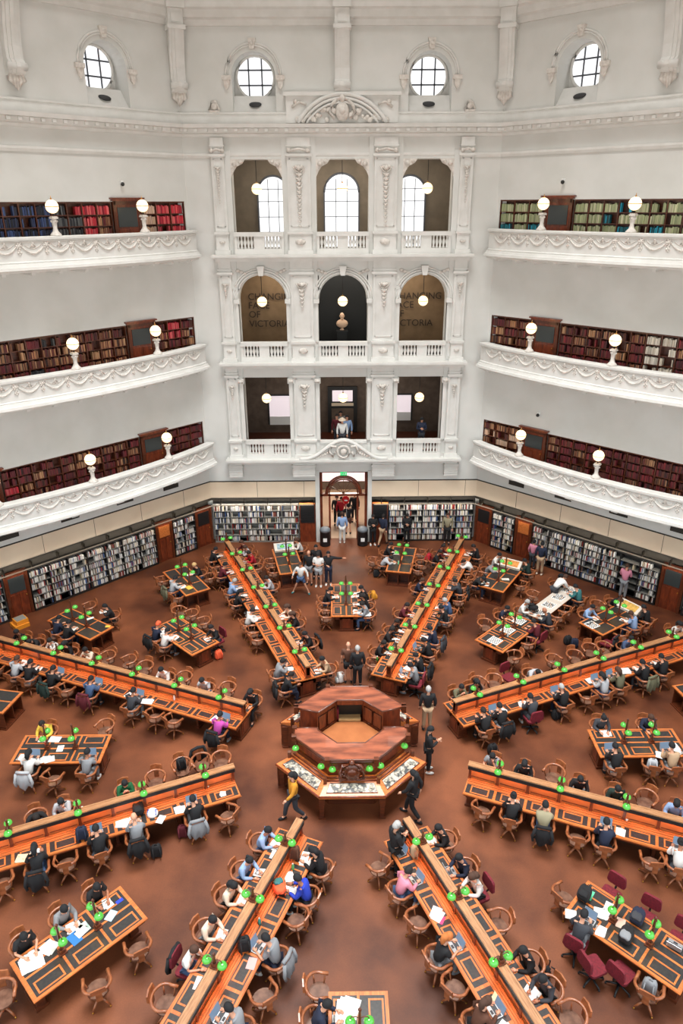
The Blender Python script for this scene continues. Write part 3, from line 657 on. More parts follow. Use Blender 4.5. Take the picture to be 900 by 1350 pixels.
for k in (-1,1):
    T=WF[k]; nm=SIDE[k]
    for li,(z0,z1,zr) in enumerate(LV):
        t=thing('gallery_balcony','white curved balcony parapet with garlands, %s gallery on the %s'%(GL[li],nm),'balcony',(0,0,0))
        N=40; path=[];nr=[]
        for j in range(N+1):
            q=.02+(WL-.04)*j/N; x=-k*(HS-q); o=outp(q); e=.02; dq=(outp(min(WL,q+e))-outp(max(0,q-e)))/(2*e)
            p=T@Vector((x,-o,0)); path.append(p)
            tx=Vector((k,-dq,0)).normalized(); n_=Vector((tx.y,-tx.x,0))*(1 if k>0 else -1); nw=T.to_3x3()@n_
            if nw.dot(T.to_3x3()@Vector((0,-1,0)))<0: nw=-nw
            nr.append(nw)
        zb=zr-1.02
        def sw_(prof,mt): return MB().use(mt).sweep(path,nr,prof)
        obj('rail',sw_([(.06,zr-.1),(.06,zr-.02),(.0,zr),(-.34,zr),(-.38,zr-.03),(-.38,zr-.1)],PL2),t)
        obj('panel',sw_([(0,zr-.1),(-.3,zr-.1),(-.3,zb+.1),(0,zb+.1),(.02,zb+.16),(-.03,zb+.2),(-.03,zr-.2),(.02,zr-.15)],PL2),t)
        obj('cornice',sw_([(-.3,zb+.12),(.05,zb+.12),(.09,zb+.02),(.15,zb),(.17,zb-.1),(.05,zb-.12),(.0,zb-.2),(-.3,zb-.22)],PL2),t)
        # balcony floor and soffit
        m=MB().use(PL2)
        for j in range(N):
            a,b_=path[j],path[j+1]; wa=T@Vector((-k*(HS-(.02+(WL-.04)*j/N)),.4,0)); wb=T@Vector((-k*(HS-(.02+(WL-.04)*(j+1)/N)),.4,0))
            na,nb=nr[j],nr[j+1]; a2=a-na*.2;b2=b_-nb*.2
            vs=[(v.x,v.y,z) for z in (z0-.12,z0) for v in (a2,b2,wb,wa)]
            m.add(vs,[(0,1,2,3),(4,7,6,5),(0,4,5,1),(1,5,6,2),(2,6,7,3),(3,7,4,0)])
        obj('balcony_floor',m,t)
        nb=13
        for j in range(nb):
            q=.35+(WL-.7)*(j+.5)/nb; 
            def fr(q):
                x=-k*(HS-q); o=outp(q); e=.05; pa=T@Vector((-k*(HS-q+e),-outp(q-e),0)); pb=T@Vector((-k*(HS-q-e),-outp(q+e),0)); d_=(pb-pa).normalized(); 
                if k>0: pass
                p=T@Vector((x,-o,0)); ang=math.atan2(d_.y,d_.x)
                inn=T.to_3x3()@Vector((0,-1,0)); yv=Vector((-d_.y,d_.x,0))
                if yv.dot(inn)>0: ang+=PI
                return p,ang
            p,an=fr(q); obj('garland',FEST,t,TR(p.x,p.y,zb+.72,an)@Matrix.Translation((0,.01,0)))
            if j<nb-1:
                p,an=fr(q+(WL-.7)/nb/2); obj('rosette',ROS,t,TR(p.x,p.y,zb+.72,an)@Matrix.Translation((0,.015,0))@Matrix.Diagonal((.8,.7,.8,1)))
            q2=.45+(WL-.9)*j/(nb-1); p,an=fr(q2); L=outp(q2)
            b=MB().use(PL2); b.box(-.13,.13,-.02,.3,-.1,0); b.box(-.07,.07,.2,L+.0,-.2,-.1); obj('bracket',b,t,TR(p.x,p.y,zb-.12,an))
        for i,q in enumerate((2.9,6.83,10.7)):
            p,an=fr(q); yv=T.to_3x3()@Vector((0,1,0)); p=p+yv*.16
            px=450+FPX*(Vector((p.x,p.y,zr))-camp).dot(_r2)/(Vector((p.x,p.y,zr))-camp).dot(_fw)
            g=thing('globe_lamp','opal globe lamp on a white pedestal, %s from the facade, %s %s balcony'%(ORD[i],GL[li],nm),'lamp',(p.x,p.y,zr-.002),an)
            obj('pedestal',PDM,g); s_=obj('globe',GLM,g,Matrix.Translation((0,0,1.0))); obj('fitting',GBM,s_)
# pendants in the facade openings
rod=MB().use(DARK); rod.tube([(0,0,.2),(0,0,1.0)],.015,6); RODM=rod.mesh('rod')
for li,(z,zt,y) in enumerate(((7.53,9.1,17.5),(12.22,14.0,17.5),(17.12,19.0,17.5))):
    for i,x in enumerate((-3.84,0,3.84)):
        g=thing('pendant_lamp','opal globe hanging in the %s opening of the %s facade storey'%(POS3[i],LBL[li]),'lamp',(x,y,z))
        r_=MB().use(DARK); r_.tube([(0,0,.2),(0,0,zt-z)],.015,6); obj('rod',r_,g); s_=obj('globe',GLM,g); obj('fitting',GBM,s_)
# security cameras
for px,k,z,lb in (((-1),-1,17.3,'small dark security camera high on the left wall over the top bookcase'),(1,1,17.3,'small dark security camera high on the right wall over the top bookcase'),(1,1,7.5,'small dark security camera on the right wall over the lowest bookcase')):
    x=-k*(HS-3.1); T=WF[k]; m=MB().use(WHT); m.box(x-.06,x+.06,-.08,0,z,z+.1,T); m.use(DARK); m.ball(T@Vector((x,-.1,z-.03)),.08,8,6); tag(obj('security_camera',m),lb,'camera')
# ------------------------------------------------------------------ entrance
t=thing('entrance_portal','reddish wooden entrance portal with arched transom and glass sides','doorway',(0,F0+.35,0))
m=MB().use(WOODR)
for s_ in (-1,1): m.box(*sorted((s_*1.23,s_*1.1)),-.1,.1,0,3.9); m.box(*sorted((s_*.78,s_*.68)),-.1,.1,0,2.6); m.box(*sorted((s_*1.1,s_*.78)),-.05,.05,0,.7)
m.box(-1.23,1.23,-.1,.1,2.5,2.62); m.box(-1.23,1.23,-.1,.1,3.8,3.93); obj('frame',m,t)
m=MB().use(WOODR); m.tube([(.88*cos(a),-.03,2.6+.95*sin(a)) for a in [PI*j/16 for j in range(17)]],.09,8); m.tube([(.74*cos(a),.0,2.6+.8*sin(a)) for a in [PI*j/16 for j in range(17)]],.04,6); obj('arch',m,t)
m=MB().use(WOODD); 
for i in range(5): m.tube([(0,.02,2.6),(.74*cos(PI*(i+1)/6),.02,2.6+.8*sin(PI*(i+1)/6))],.015,5)
obj('fanlight_bars',m,t)
gl=bpy.data.materials.new('clear_glass'); gl.use_nodes=True; b=gl.node_tree.nodes['Principled BSDF']; b.inputs['Transmission Weight'].default_value=1; b.inputs['Roughness'].default_value=.02; b.inputs['IOR'].default_value=1.1
m=MB().use(gl)
for s_ in (-1,1): m.box(*sorted((s_*1.09,s_*.79)),-.01,.01,.7,2.5)
obj('side_glass',m,t)
t=thing('exit_sign','green lit exit sign with a white running figure over the entrance','sign',(0,F0+.15,3.78)); m=MB().use(GLOW); m.box(-.17,.17,-.03,.03,-.09,.09); obj('panel',m,t)
m=MB().use(WHT); y=-.035; m.ball((-.0,y,.055),.016,6,4); m.tube([(0,y,.04),(.0,y,-.01)],.012,5); m.tube([(0,y,-.01),(.04,y,-.03),(.03,y,-.065)],.01,5); m.tube([(0,y,-.01),(-.03,y,-.04),(-.06,y,-.045)],.01,5); m.tube([(-.04,y,.01),(0,y,.035),(.04,y,.015)],.008,5); m.box(.08,.13,-.036,-.03,-.06,.06); m.box(-.13,-.07,-.036,-.03,-.01,.01); m.extr([(-.16,0),(-.12,-.03),(-.12,.03)],-.036,-.03); obj('pictogram',m,t)
m=MB().use(BRICK); m.box(-2.6,-2.4,F0+1.3,24,0,4.5); m.box(2.4,2.6,F0+1.3,24,0,4.5); m.box(-2.6,2.6,24,24.2,0,4.5); struct('wall_foyer',m)
m=MB().use(BRICK); m.box(-2.6,2.6,F0+1.3,24.2,4.4,4.55); struct('ceiling_foyer',m)
m=MB().use(mat('pale_foyer_floor',(176,150,126),.4)); m.box(-2.4,2.4,F0+.4,24,0,.012); struct('floor_foyer',m)
m=MB().use(WINP); m.box(-1.5,1.5,23.9,23.98,.6,2.6); wN[0]+=1; struct('window_%d'%wN[0],m,'lit foyer window beyond the entrance')
pl=bpy.data.lights.new('foyer_light','AREA'); pl.size=2; pl.energy=260; pl.color=(1,.85,.7); lo2=bpy.data.objects.new('foyer_light',pl); COL.objects.link(lo2); lo2.location=(0,20.5,4.3)
for z in (8.9,13.8,18.8):
    pl=bpy.data.lights.new('lobby_light','AREA'); pl.shape='RECTANGLE'; pl.size=8; pl.size_y=1; pl.energy={8.9:55,13.8:130,18.8:130}[z]; pl.color=(1,.9,.78); lo2=bpy.data.objects.new('lobby_light',pl); COL.objects.link(lo2); lo2.location=(0,18.6,z)
# red balloon
t=thing('balloon','round red balloon with a white mark in the entrance doorway','balloon',(0.12,17.2,1.9)); m=MB().use(mat('red_rubber',(190,24,30),.25)); m.ball((0,0,.2),.2,12,8,(1,1,1.15)); m.lathe([(.03,-.04),(.01,0)],seg=6); obj('envelope',m,t); m=MB().use(WHT); m.ball((0,-.19,.24),.07,8,5,(1.4,.3,.5)); obj('white_mark',m,t)
m=MB().use(WHT); m.tube([(0,0,-.02),(.05,.02,-.5),(.02,0,-1.0)],.006,4); obj('string',m,t)
for s_,nm in ((-1,'left'),(1,'right')):
    t=thing('litter_bin','round black litter bin on the %s side of the entrance'%nm,'bin',(s_*.98,16.1,0)); m=MB().use(BLK); m.lathe([(.26,0),(.28,.04),(.27,.1),(.27,.78),(.29,.82)],seg=20); obj('body',m,t)
    m=MB().use(mat('bin_grey_'+nm,(110,116,122),.35)); m.lathe([(.29,.82),(.27,.93),(.2,1.0),(.08,1.02)],seg=20); obj('lid',m,t); m=MB().use(WHT); m.box(-.1,.1,-.285,-.262,.3,.5); obj('notice',m,t)
# kick step box at the left shelves
p=un(20,822,0); t=thing('step_stool','yellow plastic step stool on the floor by the left bookshelves','stool',(p.x+.3,p.y-.2,0),R(-45)); m=MB().use(mat('yellow_plastic',(222,140,40),.5)); m.prism([(-.3,-.3),(.3,-.3),(.3,.3),(-.3,.3)],0,.18); m.prism([(-.24,-.2),(.24,-.2),(.24,.3),(-.24,.3)],.18,.36); obj('body',m,t); obj('tread',MB().use(GREYM).box(-.2,.2,-.16,.26,.36,.375),t)
# ------------------------------------------------------------------ reading desks
def shade_mb():
    g=MB().use(GREEN); g.lathe([(.02,.07),(.06,.062),(.095,.03),(.11,-.02),(.105,-.03),(.098,-.02),(.085,.02),(.05,.05),(.02,.055)],seg=14)
    g.use(LAMPW); g.ball((0,0,.0),.04,8,5); return g
SHADE=shade_mb().mesh('lamp_shade')
def post_mb(h,zs,sp):
    p=MB().use(WOODD); p.box(-.09,.09,-.09,.09,0,.04); p.box(-.06,.06,-.06,.06,.04,.12); p.lathe([(.045,.12),(.03,.2),(.035,h*.6),(.025,h-.08),(.04,h-.05),(.015,h)],seg=8)
    p.tube([(0,-sp,zs+.07),(0,-sp*.9,zs+.12),(0,-sp*.4,zs+.13),(0,0,zs+.07),(0,sp*.4,zs+.13),(0,sp*.9,zs+.12),(0,sp,zs+.07)],.012,5); return p
def lamp(t,x,z,h,zs,sp,M_):
    p=obj('lamp_post',M_,t,Matrix.Translation((x,0,z)))
    for s_ in (-1,1): obj('lamp_shade',SHADE,p,Matrix.Translation((0,s_*sp,zs)))
BAYL=.87; NB=13; AL=NB*BAYL; RI=3.76
def frame_rect(m,x0,x1,y0,y1,z,w=.04,h=.006):
    m.box(x0,x1,y0,y0+w,z,z+h); m.box(x0,x1,y1-w,y1,z,z+h); m.box(x0,x0+w,y0+w,y1-w,z,z+h); m.box(x1-w,x1,y0+w,y1-w,z,z+h)
def arm_meshes():
    D={}
    m=MB().use(WOOD); m.box(0,AL,-.65,.65,.735,.78); 
    for y in (-.67,.655): m.box(-.02,AL+.02,y,y+.015,.74,.772)
    D['tabletop']=m.mesh('tabletop')
    m=MB().use(LEATH)
    for s_ in (-1,1):
        for i in range(NB): m.box(i*BAYL+.04,(i+1)*BAYL-.04,*sorted((s_*.235,s_*.59)),.78,.783)
    D['leather_inlay']=m.mesh('leather_inlay')
    m=MB().use(WOOD)
    for s_ in (-1,1):
        for i in range(NB):
            y=sorted((s_*.325,s_*.585)); frame_rect(m,i*BAYL+.17,(i+1)*BAYL-.17,y[0],y[1],.783)
    D['_frame']=MB().use(WOOD); frame_rect(D['_frame'],.17,BAYL-.17,-.15,.15,.783); D['_frame']=D['_frame'].mesh('inlay_frame')
    m=MB().use(WOODS)
    for s_ in (-1,1):
        for a,b_,z in ((.07,.215,.80),(.07,.165,.835),(.07,.12,.87)): m.box(.02,AL-.02,*sorted((s_*a,s_*b_)),.78 if z==.8 else z-.04,z)
    D['stepped_ledge']=m.mesh('stepped_ledge')
    m=MB().use(WOODS); m.box(.02,AL-.02,-.05,.05,.86,1.31)
    m.use(WOODR)
    for i in range(NB+1):
        x=min(AL-.08,max(.02,i*BAYL-.04))
        m.box(x,x+.08,-.085,.085,.85,1.25); m.box(x-.01,x+.09,-.1,.1,.85,.92)
    m.use(WOODR)
    for i in range(NB):
        for s_ in (-1,1):
            y=sorted((s_*.05,s_*.06)); m.box(i*BAYL+.08,(i+1)*BAYL-.08,y[0],y[1],.92,.95); m.box(i*BAYL+.08,(i+1)*BAYL-.08,y[0],y[1],1.17,1.2)
    D['screen']=m.mesh('screen')
    m=MB().use(WOODT); m.box(-.02,AL+.02,-.105,.105,1.31,1.345); m.box(-.02,AL+.02,-.09,-.05,1.345,1.355); m.box(-.02,AL+.02,.05,.09,1.345,1.355); D['ridge_cap']=m.mesh('ridge_cap')
    m=MB().use(BLK)
    for s_ in (-1,1): m.box(.0,AL,*sorted((s_*.13,s_*.118)),1.21,1.315); m.box(0,AL,*sorted((s_*.13,s_*.1)),1.3,1.318)
    D['lamp_hood']=m.mesh('lamp_hood')
    m=MB().use(STRIPL)
    for s_ in (-1,1):
        for i in range(NB): m.box(i*BAYL+.12,(i+1)*BAYL-.12,*sorted((s_*.094,s_*.112)),1.262,1.272)
    D['light_strip']=m.mesh('light_strip')
    m=MB().use(WOODD); m.box(.35,AL-.35,-.05,.05,.08,.735)
    for x in (.22,AL-.22)+tuple(2*BAYL*i for i in range(1,6)):
        e=.16 if x in (.22,AL-.22) else .04
        m.prism([(x-e,-.3),(x+e,-.3),(x+e,.3),(x-e,.3)],.0,.735); m.box(x-e-.04,x+e+.04,-.34,.34,0,.08); 
        if e>.1:
            m.extr([(x-e,.5),(x+e,.5),(x+e,.735),(x-e,.735)],-.5,.5)
    m.use(WOODR); m.box(.045,.06,-.2,.2,.14,.62); m.box(.03,.05,-.13,.13,.22,.54)
    for s_ in (-1,1): m.box(.02,AL-.02,*sorted((s_*.6,s_*.635)),.67,.735)
    D['pedestal']=m.mesh('pedestal')
    return D
AM=arm_meshes(); APOST=post_mb(.42,.12,.19).mesh('lamp_post')
DESKS={}
class Desk: pass
def reg(code,name,cx,cy,ang,hl,hw,cen,z=.78):
    d=Desk(); d.c=Vector((cx,cy,0)); d.u=Vector((sin(ang),cos(ang),0)); d.v=Vector((d.u.y,-d.u.x,0)); d.hl=hl; d.hw=hw; d.name=name; d.seats=[]; d.z=z; d.items=[]; DESKS[code]=d
    return d
AN={0:'back left',1:'back right',2:'upper right',3:'lower right',4:'front right',5:'front left',6:'lower left',7:'upper left'}
for k in range(8):
    a=R(-22.5+45*k); nm=AN[k]+' long desk'
    t=thing('reading_desk','long two-sided oak reading desk with glowing ridge, the %s arm of the eight'%AN[k],'desk',(RI*sin(a),RI*cos(a),0),PI/2-a)
    for n_,me in AM.items():
        if n_[0]!='_': obj(n_,me,t)
    for s_ in (-1,1):
        for i in range(NB): obj('inlay_frame',AM['_frame'],t,Matrix.Translation((i*BAYL,s_*.415,0)))
    for j in range(7): lamp(t,BAYL*(1+2*j),1.345,.42,.12,.19,APOST)
    r_=RI+AL/2; reg('A%d'%k,nm,r_*sin(a),r_*cos(a),a,AL/2,.65,r_)
def table_meshes(W,L,inner):
    D={}; hw=W/2; hl=L/2; b=L/3
    m=MB().use(WOOD); m.box(-hl,hl,-hw,hw,.735,.78); m.box(-hl-.015,hl+.015,-hw-.015,hw+.015,.745,.77); D['tabletop']=m.mesh('tabletop')
    m=MB().use(LEATH); f=MB().use(WOOD)
    for s_ in (-1,1):
        for i in range(3):
            x0=-hl+i*b+(.08 if i==0 else .03); x1=-hl+(i+1)*b-(.08 if i==2 else .03); y=sorted((s_*.03,s_*(hw-.06))); m.box(x0,x1,y[0],y[1],.78,.783)
            y2=sorted((s_*(hw-.42),s_*(hw-.09)))
            frame_rect(f,x0+.12,x1-.12,y2[0],y2[1],.783)
    D['leather_inlay']=m.mesh('leather_inlay')
    if inner:
        f=MB().use(WOOD); frame_rect(f,-b/2+.15,b/2-.15,-.165,.165,.783); D['_frame']=f.mesh('inlay_frame')
    m=MB().use(WOODD)
    if inner:
        for s_ in (-1,1):
            x=s_*(hl-.2); m.box(x-.1,x+.1,-.28,.28,.08,.735); m.box(x-.14,x+.14,-.33,.33,0,.08)
            xx=sorted((s_*(hl-.1),s_*(hl-.085))); m.use(WOODR); m.box(xx[0],xx[1],-.16,.16,.16,.6); m.use(WOODD)
            m.extr([(x-.1,.55),(x+.1,.55),(x+s_*.0+.1,.735),(x-.1,.735)],-.48,.48)
        m.box(-hl+.3,hl-.3,-.05,.05,.1,.735)
    else:
        for s_ in (-1,1):
            xa,xb=sorted((s_*(hl-.06),s_*(hl-.5)))
            for y in (-hw+.06,-.02,hw-.1): m.box(xa,xb,y,y+.04,.06,.735)
            m.box(xa,xb,-hw+.06,hw-.06,.04,.09); m.box(*sorted((s_*(hl-.5),s_*(hl-.47))),-hw+.06,hw-.06,.06,.735); m.box(*sorted((s_*(hl-.03),s_*(hl-.52))),-hw+.03,hw-.03,0,.05)
            m.box(*sorted((s_*(hl-.05),s_*(hl-.1))),-hw+.06,hw-.06,.62,.735)
        m.box(-hl+.5,hl-.5,-.03,.03,.1,.735)
    for s_ in (-1,1): m.box(-hl+.05,hl-.05,*sorted((s_*(hw-.03),s_*(hw-.06))),.66,.735)
    D['pedestal']=m.mesh('pedestal'); return D
TI=table_meshes(1.26,2.76,True); TO=table_meshes(1.16,2.68,False); TPOST=post_mb(.95,.55,.19).mesh('lamp_post')
SN={0:'back short table behind the counter',1:'right chess table nearest the counter',2:'short table at the right',3:'short table at the lower right',4:'short table at the bottom edge',5:'short table at the lower left',6:'short table at the left',7:'short table at the upper left'}
for k in range(8):
    a=R(45*k); r_=7.72+1.38
    t=thing('reading_table','leather-topped oak reading table with two lamp posts, '+SN[k],'table',(r_*sin(a),r_*cos(a),0),PI/2-a)
    for n_,me in TI.items():
        if n_[0]!='_': obj(n_,me,t)
    for s_ in (-1,1):
        for i in range(3): obj('inlay_frame',TI['_frame'],t,Matrix.Translation(((i-1)*.92,s_*(.63-.255),0)))
    for x in (-.44,.44): lamp(t,x,.78,.95,.55,.19,TPOST)
    reg('I%d'%k,SN[k],r_*sin(a),r_*cos(a),a,1.38,.63,r_)
ON={-12:('O0a','back wall table left of the entrance'),12:('O0b','back wall table right of the entrance'),-33.5:('O7b','table before the left corner shelves'),-56:('O7a','table before the long left shelves'),33:('O1a','table before the right corner shelves'),56:('O1b','table before the long right shelves'),-101.3:('O6','table cut by the left edge'),-78.7:('O6b','table by the upper left edge'),101.3:('O2','table by the right edge low'),78.7:('O2b','table cut by the right edge')}
for ad,(code,nm) in ON.items():
    a=R(ad); r_=13.15
    p=Vector((r_*sin(a),r_*cos(a),1)); d=p-camp; px=450+FPX*d.dot(_r2)/d.dot(_fw)
    if not -100<px<1000: continue
    if px<-20 or px>925: pass
    t=thing('study_table','dark-topped oak table with open cabinet ends, the '+nm,'table',(r_*sin(a),r_*cos(a),0),PI/2-a)
    for n_,me in TO.items(): obj(n_,me,t)
    for x in (-.44,.44): lamp(t,x,.78,.95,.55,.19,TPOST)
    reg(code,nm,r_*sin(a),r_*cos(a),a,1.34,.58,r_)
# chess tables: four pale folding tables in a row
def board(name,loc,rz,label,s=.21,pieces=True):
    t=thing(name,label,'chess set',loc,rz); m=MB().use(WHT); m.box(-s-.03,s+.03,-s-.03,s+.03,0,.008)
    m.use(BLK); q=s/4
    for i in range(8):
        for j in range(8):
            if (i+j)%2: m.box(-s+i*q,-s+(i+1)*q,-s+j*q,-s+(j+1)*q,.008,.0095)
    obj('board',m,t)
    rnd=random.Random(int(loc[0]*100))
    if pieces:
        for col,nm_ in ((BLK,'black_pieces'),(MARB,'white_pieces')):
            g=MB().use(col)
            for _ in range(9):
                i,j=rnd.randrange(8),rnd.randrange(8); g.lathe([(.018,0),(.014,.02),(.008,.035),(.014,.05),(.003,.065)],c=(-s+(i+.5)*q,-s+(j+.5)*q,.009),seg=6)
            obj(nm_,g,t)
a=R(44); u=Vector((sin(a),cos(a),0)); v=Vector((u.y,-u.x,0)); WTOP=mat('cream_table_top',(206,196,184),.5)
for i in range(4):
    c=Vector((7.75,7.6,0))+u*(.42+.86*i)
    t=thing('folding_table','cream folding chess table, %s of four going outward from the reading table'%ORD[i],'table',tuple(c),PI/2-a,None)
    obj('tabletop',MB().use(WTOP).box(-.425,.425,-.4,.4,.72,.755),t); obj('edge_band',MB().use(WOOD).box(-.428,.428,-.403,.403,.725,.745),t)
    for sx in (-1,1):
        for sy in (-1,1): obj('leg',MB().use(DARK).tube([(sx*.36,sy*.33,0),(sx*.36,sy*.33,.72)],.018,6),t)
    board('chess_board',(c.x,c.y,.755),PI/2-a,'chess board with pieces on the %s cream folding table'%ORD[i])
reg('CH','chess row of cream tables',7.75+u.x*1.7,7.6+u.y*1.7,a,1.75,.4,11.8,.755)
# ------------------------------------------------------------------ octagonal counter
def octp(r): return [Vector((r*sin(R(22.5+45*k)),r*cos(R(22.5+45*k)))) for k in range(8)]
t=thing('octagonal_counter','octagonal carved wooden counter in the centre of the hall','counter',(0,0,0))
Ro,Ri_,Hc=1.86,1.09,1.76
def clip_c(poly_out,poly_in,ymin=None,ymax=None): pass
def cshape(sign):
    o=octp(1); yo=.64 if sign>0 else -.32
    def pt(r,k): return Vector((r*sin(R(k)),r*cos(R(k))))
    angs=[-67.5,-22.5,22.5,67.5] if sign>0 else [112.5,157.5,202.5,247.5]
    sg=1 if sign>0 else -1
    def ring(r):
        ps=[pt(r,x) for x in angs]; xe=r*cos(R(22.5))
        # extend first and last along the W/E sides to the gap line
        f=Vector((ps[0].x,yo)); l=Vector((ps[-1].x,yo))
        return ([f]+ps+[l]) if abs(ps[0].y)>abs(yo)+.01 else ps
    return ring
for sign,nm in ((1,'rear'),(-1,'front')):
    rg=cshape(sign); O=rg(Ro); I=rg(Ri_)
    if len(I)!=len(O):
        # inner ring corner lies beyond the gap line: slide its ends onto the line
        I=[Vector((I[0].x,I[0].y))]+I+[Vector((I[-1].x,I[-1].y))] if len(I)<len(O) else I
    if len(O)<len(I): O=[O[0].copy()]+O+[O[-1].copy()]
    body=MB().use(WOODR); n=len(O)
    def quad(m,a,b_,c_,d_,z0,z1): m.prism([(a.x,a.y),(b_.x,b_.y),(c_.x,c_.y),(d_.x,d_.y)],z0,z1)
    for i in range(n-1):
        if (O[i]-O[i+1]).length<.01 and (I[i]-I[i+1]).length<.01: continue
        back=(sign>0 and abs((O[i].x+O[i+1].x)/2)<.05)
        s=.93; 
        if back:
            quad(body,O[i]*s,O[i+1]*s,O[i+1]*.8,O[i]*.8,0,Hc-.06)
            quad(body,I[i]*1.0,I[i+1]*1.0,I[i+1]*1.3,I[i]*1.3,Hc-.2,Hc-.06)
        else: quad(body,O[i]*s,O[i+1]*s,I[i+1]*1.04,I[i]*1.04,0,Hc-.06)
    obj(nm+'_cabinet',body,t)
    top=MB().use(WOODC)
    for i in range(n-1):
        if (O[i]-O[i+1]).length<.01 and (I[i]-I[i+1]).length<.01: continue
        quad(top,O[i],O[i+1],I[i+1],I[i],Hc-.06,Hc)
    obj(nm+'_worktop',top,t)
    ed=MB().use(WOODD)
    for P_,q in ((O,1.0),(I,1.0)):
        ed.tube([(p.x*q,p.y*q,Hc-.01) for p in P_],.028,6)
    ed.tube([(p.x*.97,p.y*.97,Hc-.12) for p in O],.05,6); ed.tube([(O[0].x,O[0].y,Hc-.01),(I[0].x,I[0].y,Hc-.01)],.028,6); ed.tube([(O[-1].x,O[-1].y,Hc-.01),(I[-1].x,I[-1].y,Hc-.01)],.028,6)
    obj(nm+'_moulding',ed,t)
    pn=MB().use(WOODD)
    for i in range(n-1):
        a_,b_=I[i]*1.03,I[i+1]*1.03; L=(b_-a_).length
        if L<.3 : continue
        if sign>0 and abs((a_.x+b_.x)/2)<.05: continue
        for j in range(2):
            p=a_.lerp(b_,.06+j*.46); q=a_.lerp(b_,.06+j*.46+.4)
            for zz in (.3,1.1):
                pn.tube([(p.x,p.y,.95),(q.x,q.y,.95),(q.x,q.y,Hc-.25),(p.x,p.y,Hc-.25)],.018,4,close=True)
    obj('cabinet_doors',pn,t)
    kn=MB().use(WOODD)
    for i in range(n):
        if abs(O[i].y)<abs(sign*.34)+.4: pass
        kn.box(O[i].x-.07,O[i].x+.07,O[i].y-.07,O[i].y+.07,Hc-.2,Hc+.05)
    obj('corner_blocks',kn,t)
# cabinet in the rear inner side, inner floor
m=MB().use(BRK); m.box(-.36,.36,1.04,1.38,.86,.92); m.use(DARK); m.box(-.4,.4,1.33,1.38,.92,1.6); obj('inner_bench',m,t)
m=MB().use(mat('platform_cork',(176,108,62),.5,c2=(160,94,52),scale=2)); m.prism([(p.x,p.y) for p in octp(1.11)],.02,.86); obj('raised_platform',m,t)
obj('red_cushion',MB().use(RED).box(-.42,-.36,1.06,1.2,.93,1.35),t)
# display ring
Rr=octp(2.47); Rq=octp(1.78); Rm=octp(2.36); Rn=octp(2.02)
desk=MB().use(WOOD)
for k in range(8):
    if k in (1,5): continue
    k2=(k+1)%8; disp=MB().use(DISP); rim=MB().use(WOODR)
    def P(p,z): return (p.x,p.y,z)
    a,b_,c_,d_=Rr[k],Rr[k2],Rq[k2],Rq[k]
    zo,zi=.93,1.12
    desk.add([P(a,zo),P(b_,zo),P(c_,zi),P(d_,zi),P(a,zo-.09),P(b_,zo-.09),P(c_,zo-.09),P(d_,zo-.09)],[(0,1,2,3),(4,7,6,5),(0,4,5,1),(2,6,7,3),(1,5,6,2),(3,7,4,0)])
    def on(p_in,p_out,f): return p_out.lerp(p_in,f)
    def zz(f): return zo+(zi-zo)*f
    e1,e2=.16,.62
    A1=on(d_,a,e1).lerp(on(c_,b_,e1),.09);B1=on(d_,a,e1).lerp(on(c_,b_,e1),.91);C1=on(d_,a,e2).lerp(on(c_,b_,e2),.91);D1=on(d_,a,e2).lerp(on(c_,b_,e2),.09)
    disp.add([P(A1,zz(e1)+.006),P(B1,zz(e1)+.006),P(C1,zz(e2)+.006),P(D1,zz(e2)+.006)],[(0,1,2,3)])
    rim.tube([P(A1,zz(e1)+.01),P(B1,zz(e1)+.01),P(C1,zz(e2)+.01),P(D1,zz(e2)+.01)],.014,4,close=True)
    rim.tube([P(a,zo-.02),P(b_,zo-.02)],.03,6)
    f1=on(d_,a,.72);f2=on(c_,b_,.72); rim.tube([P(f1,zz(.72)+.02),P(f2,zz(.72)+.02)],.03,5); f1=on(d_,a,.85);f2=on(c_,b_,.85); rim.tube([P(f1,zz(.85)+.04),P(f2,zz(.85)+.04)],.03,5); obj('display_papers',disp,t); obj('ring_moulding',rim,t)
obj('display_desk_ring',desk,t)
# loose map sheets and photographs under glass shown as separate little sheets
sh=MB().use(mat('old_map_paper',(178,172,156),.6,c2=(96,98,96),scale=14)); rnd=random.Random(3)
for k in (2,3,4):
    a,b_,c_,d_=Rr[k],Rr[(k+1)%8],Rq[(k+1)%8],Rq[k]
    for _ in range(16):
        f=rnd.uniform(.2,.55); g=rnd.uniform(.14,.86); p=a.lerp(d_,f).lerp(b_.lerp(c_,f),g); z=.93+.19*f+.01
        s_=rnd.uniform(.04,.08); an=rnd.uniform(0,3)
        sh.prism([(p.x+s_*cos(an+q),p.y+s_*sin(an+q)) for q in (0,1.4,PI,PI+1.4)],z,z+.008)
tag(obj('map_sheets',sh,t),None,None)
for k in range(8):
    lg=MB().use(WOODD); p=Rr[k]*.93; 
    for z0,z1,s_ in ((0,.06,.1),(.06,.5,.065),(.5,.85,.085)): lg.box(p.x-s_,p.x+s_,p.y-s_,p.y+s_,z0,z1)
    q=Rr[k]*.82; lg.box(q.x-.05,q.x+.05,q.y-.05,q.y+.05,.95,1.25); obj('ring_leg',lg,t)
for k in (0,2,4,6):
    lg=MB().use(WOODD)
    j={0:1,2:2,4:5,6:6}[k]; p0,p1=Rr[j]*.985,Rq[j]*1.0; n_=(p1-p0).normalized(); w_=Vector((-n_.y,n_.x))*.03
    lg.prism([(q.x,q.y) for q in (p0-w_,p1-w_,p1+w_,p0+w_)],0.05,.9)
    obj('end_panel',lg,t)
bd=MB().use(WOODD)
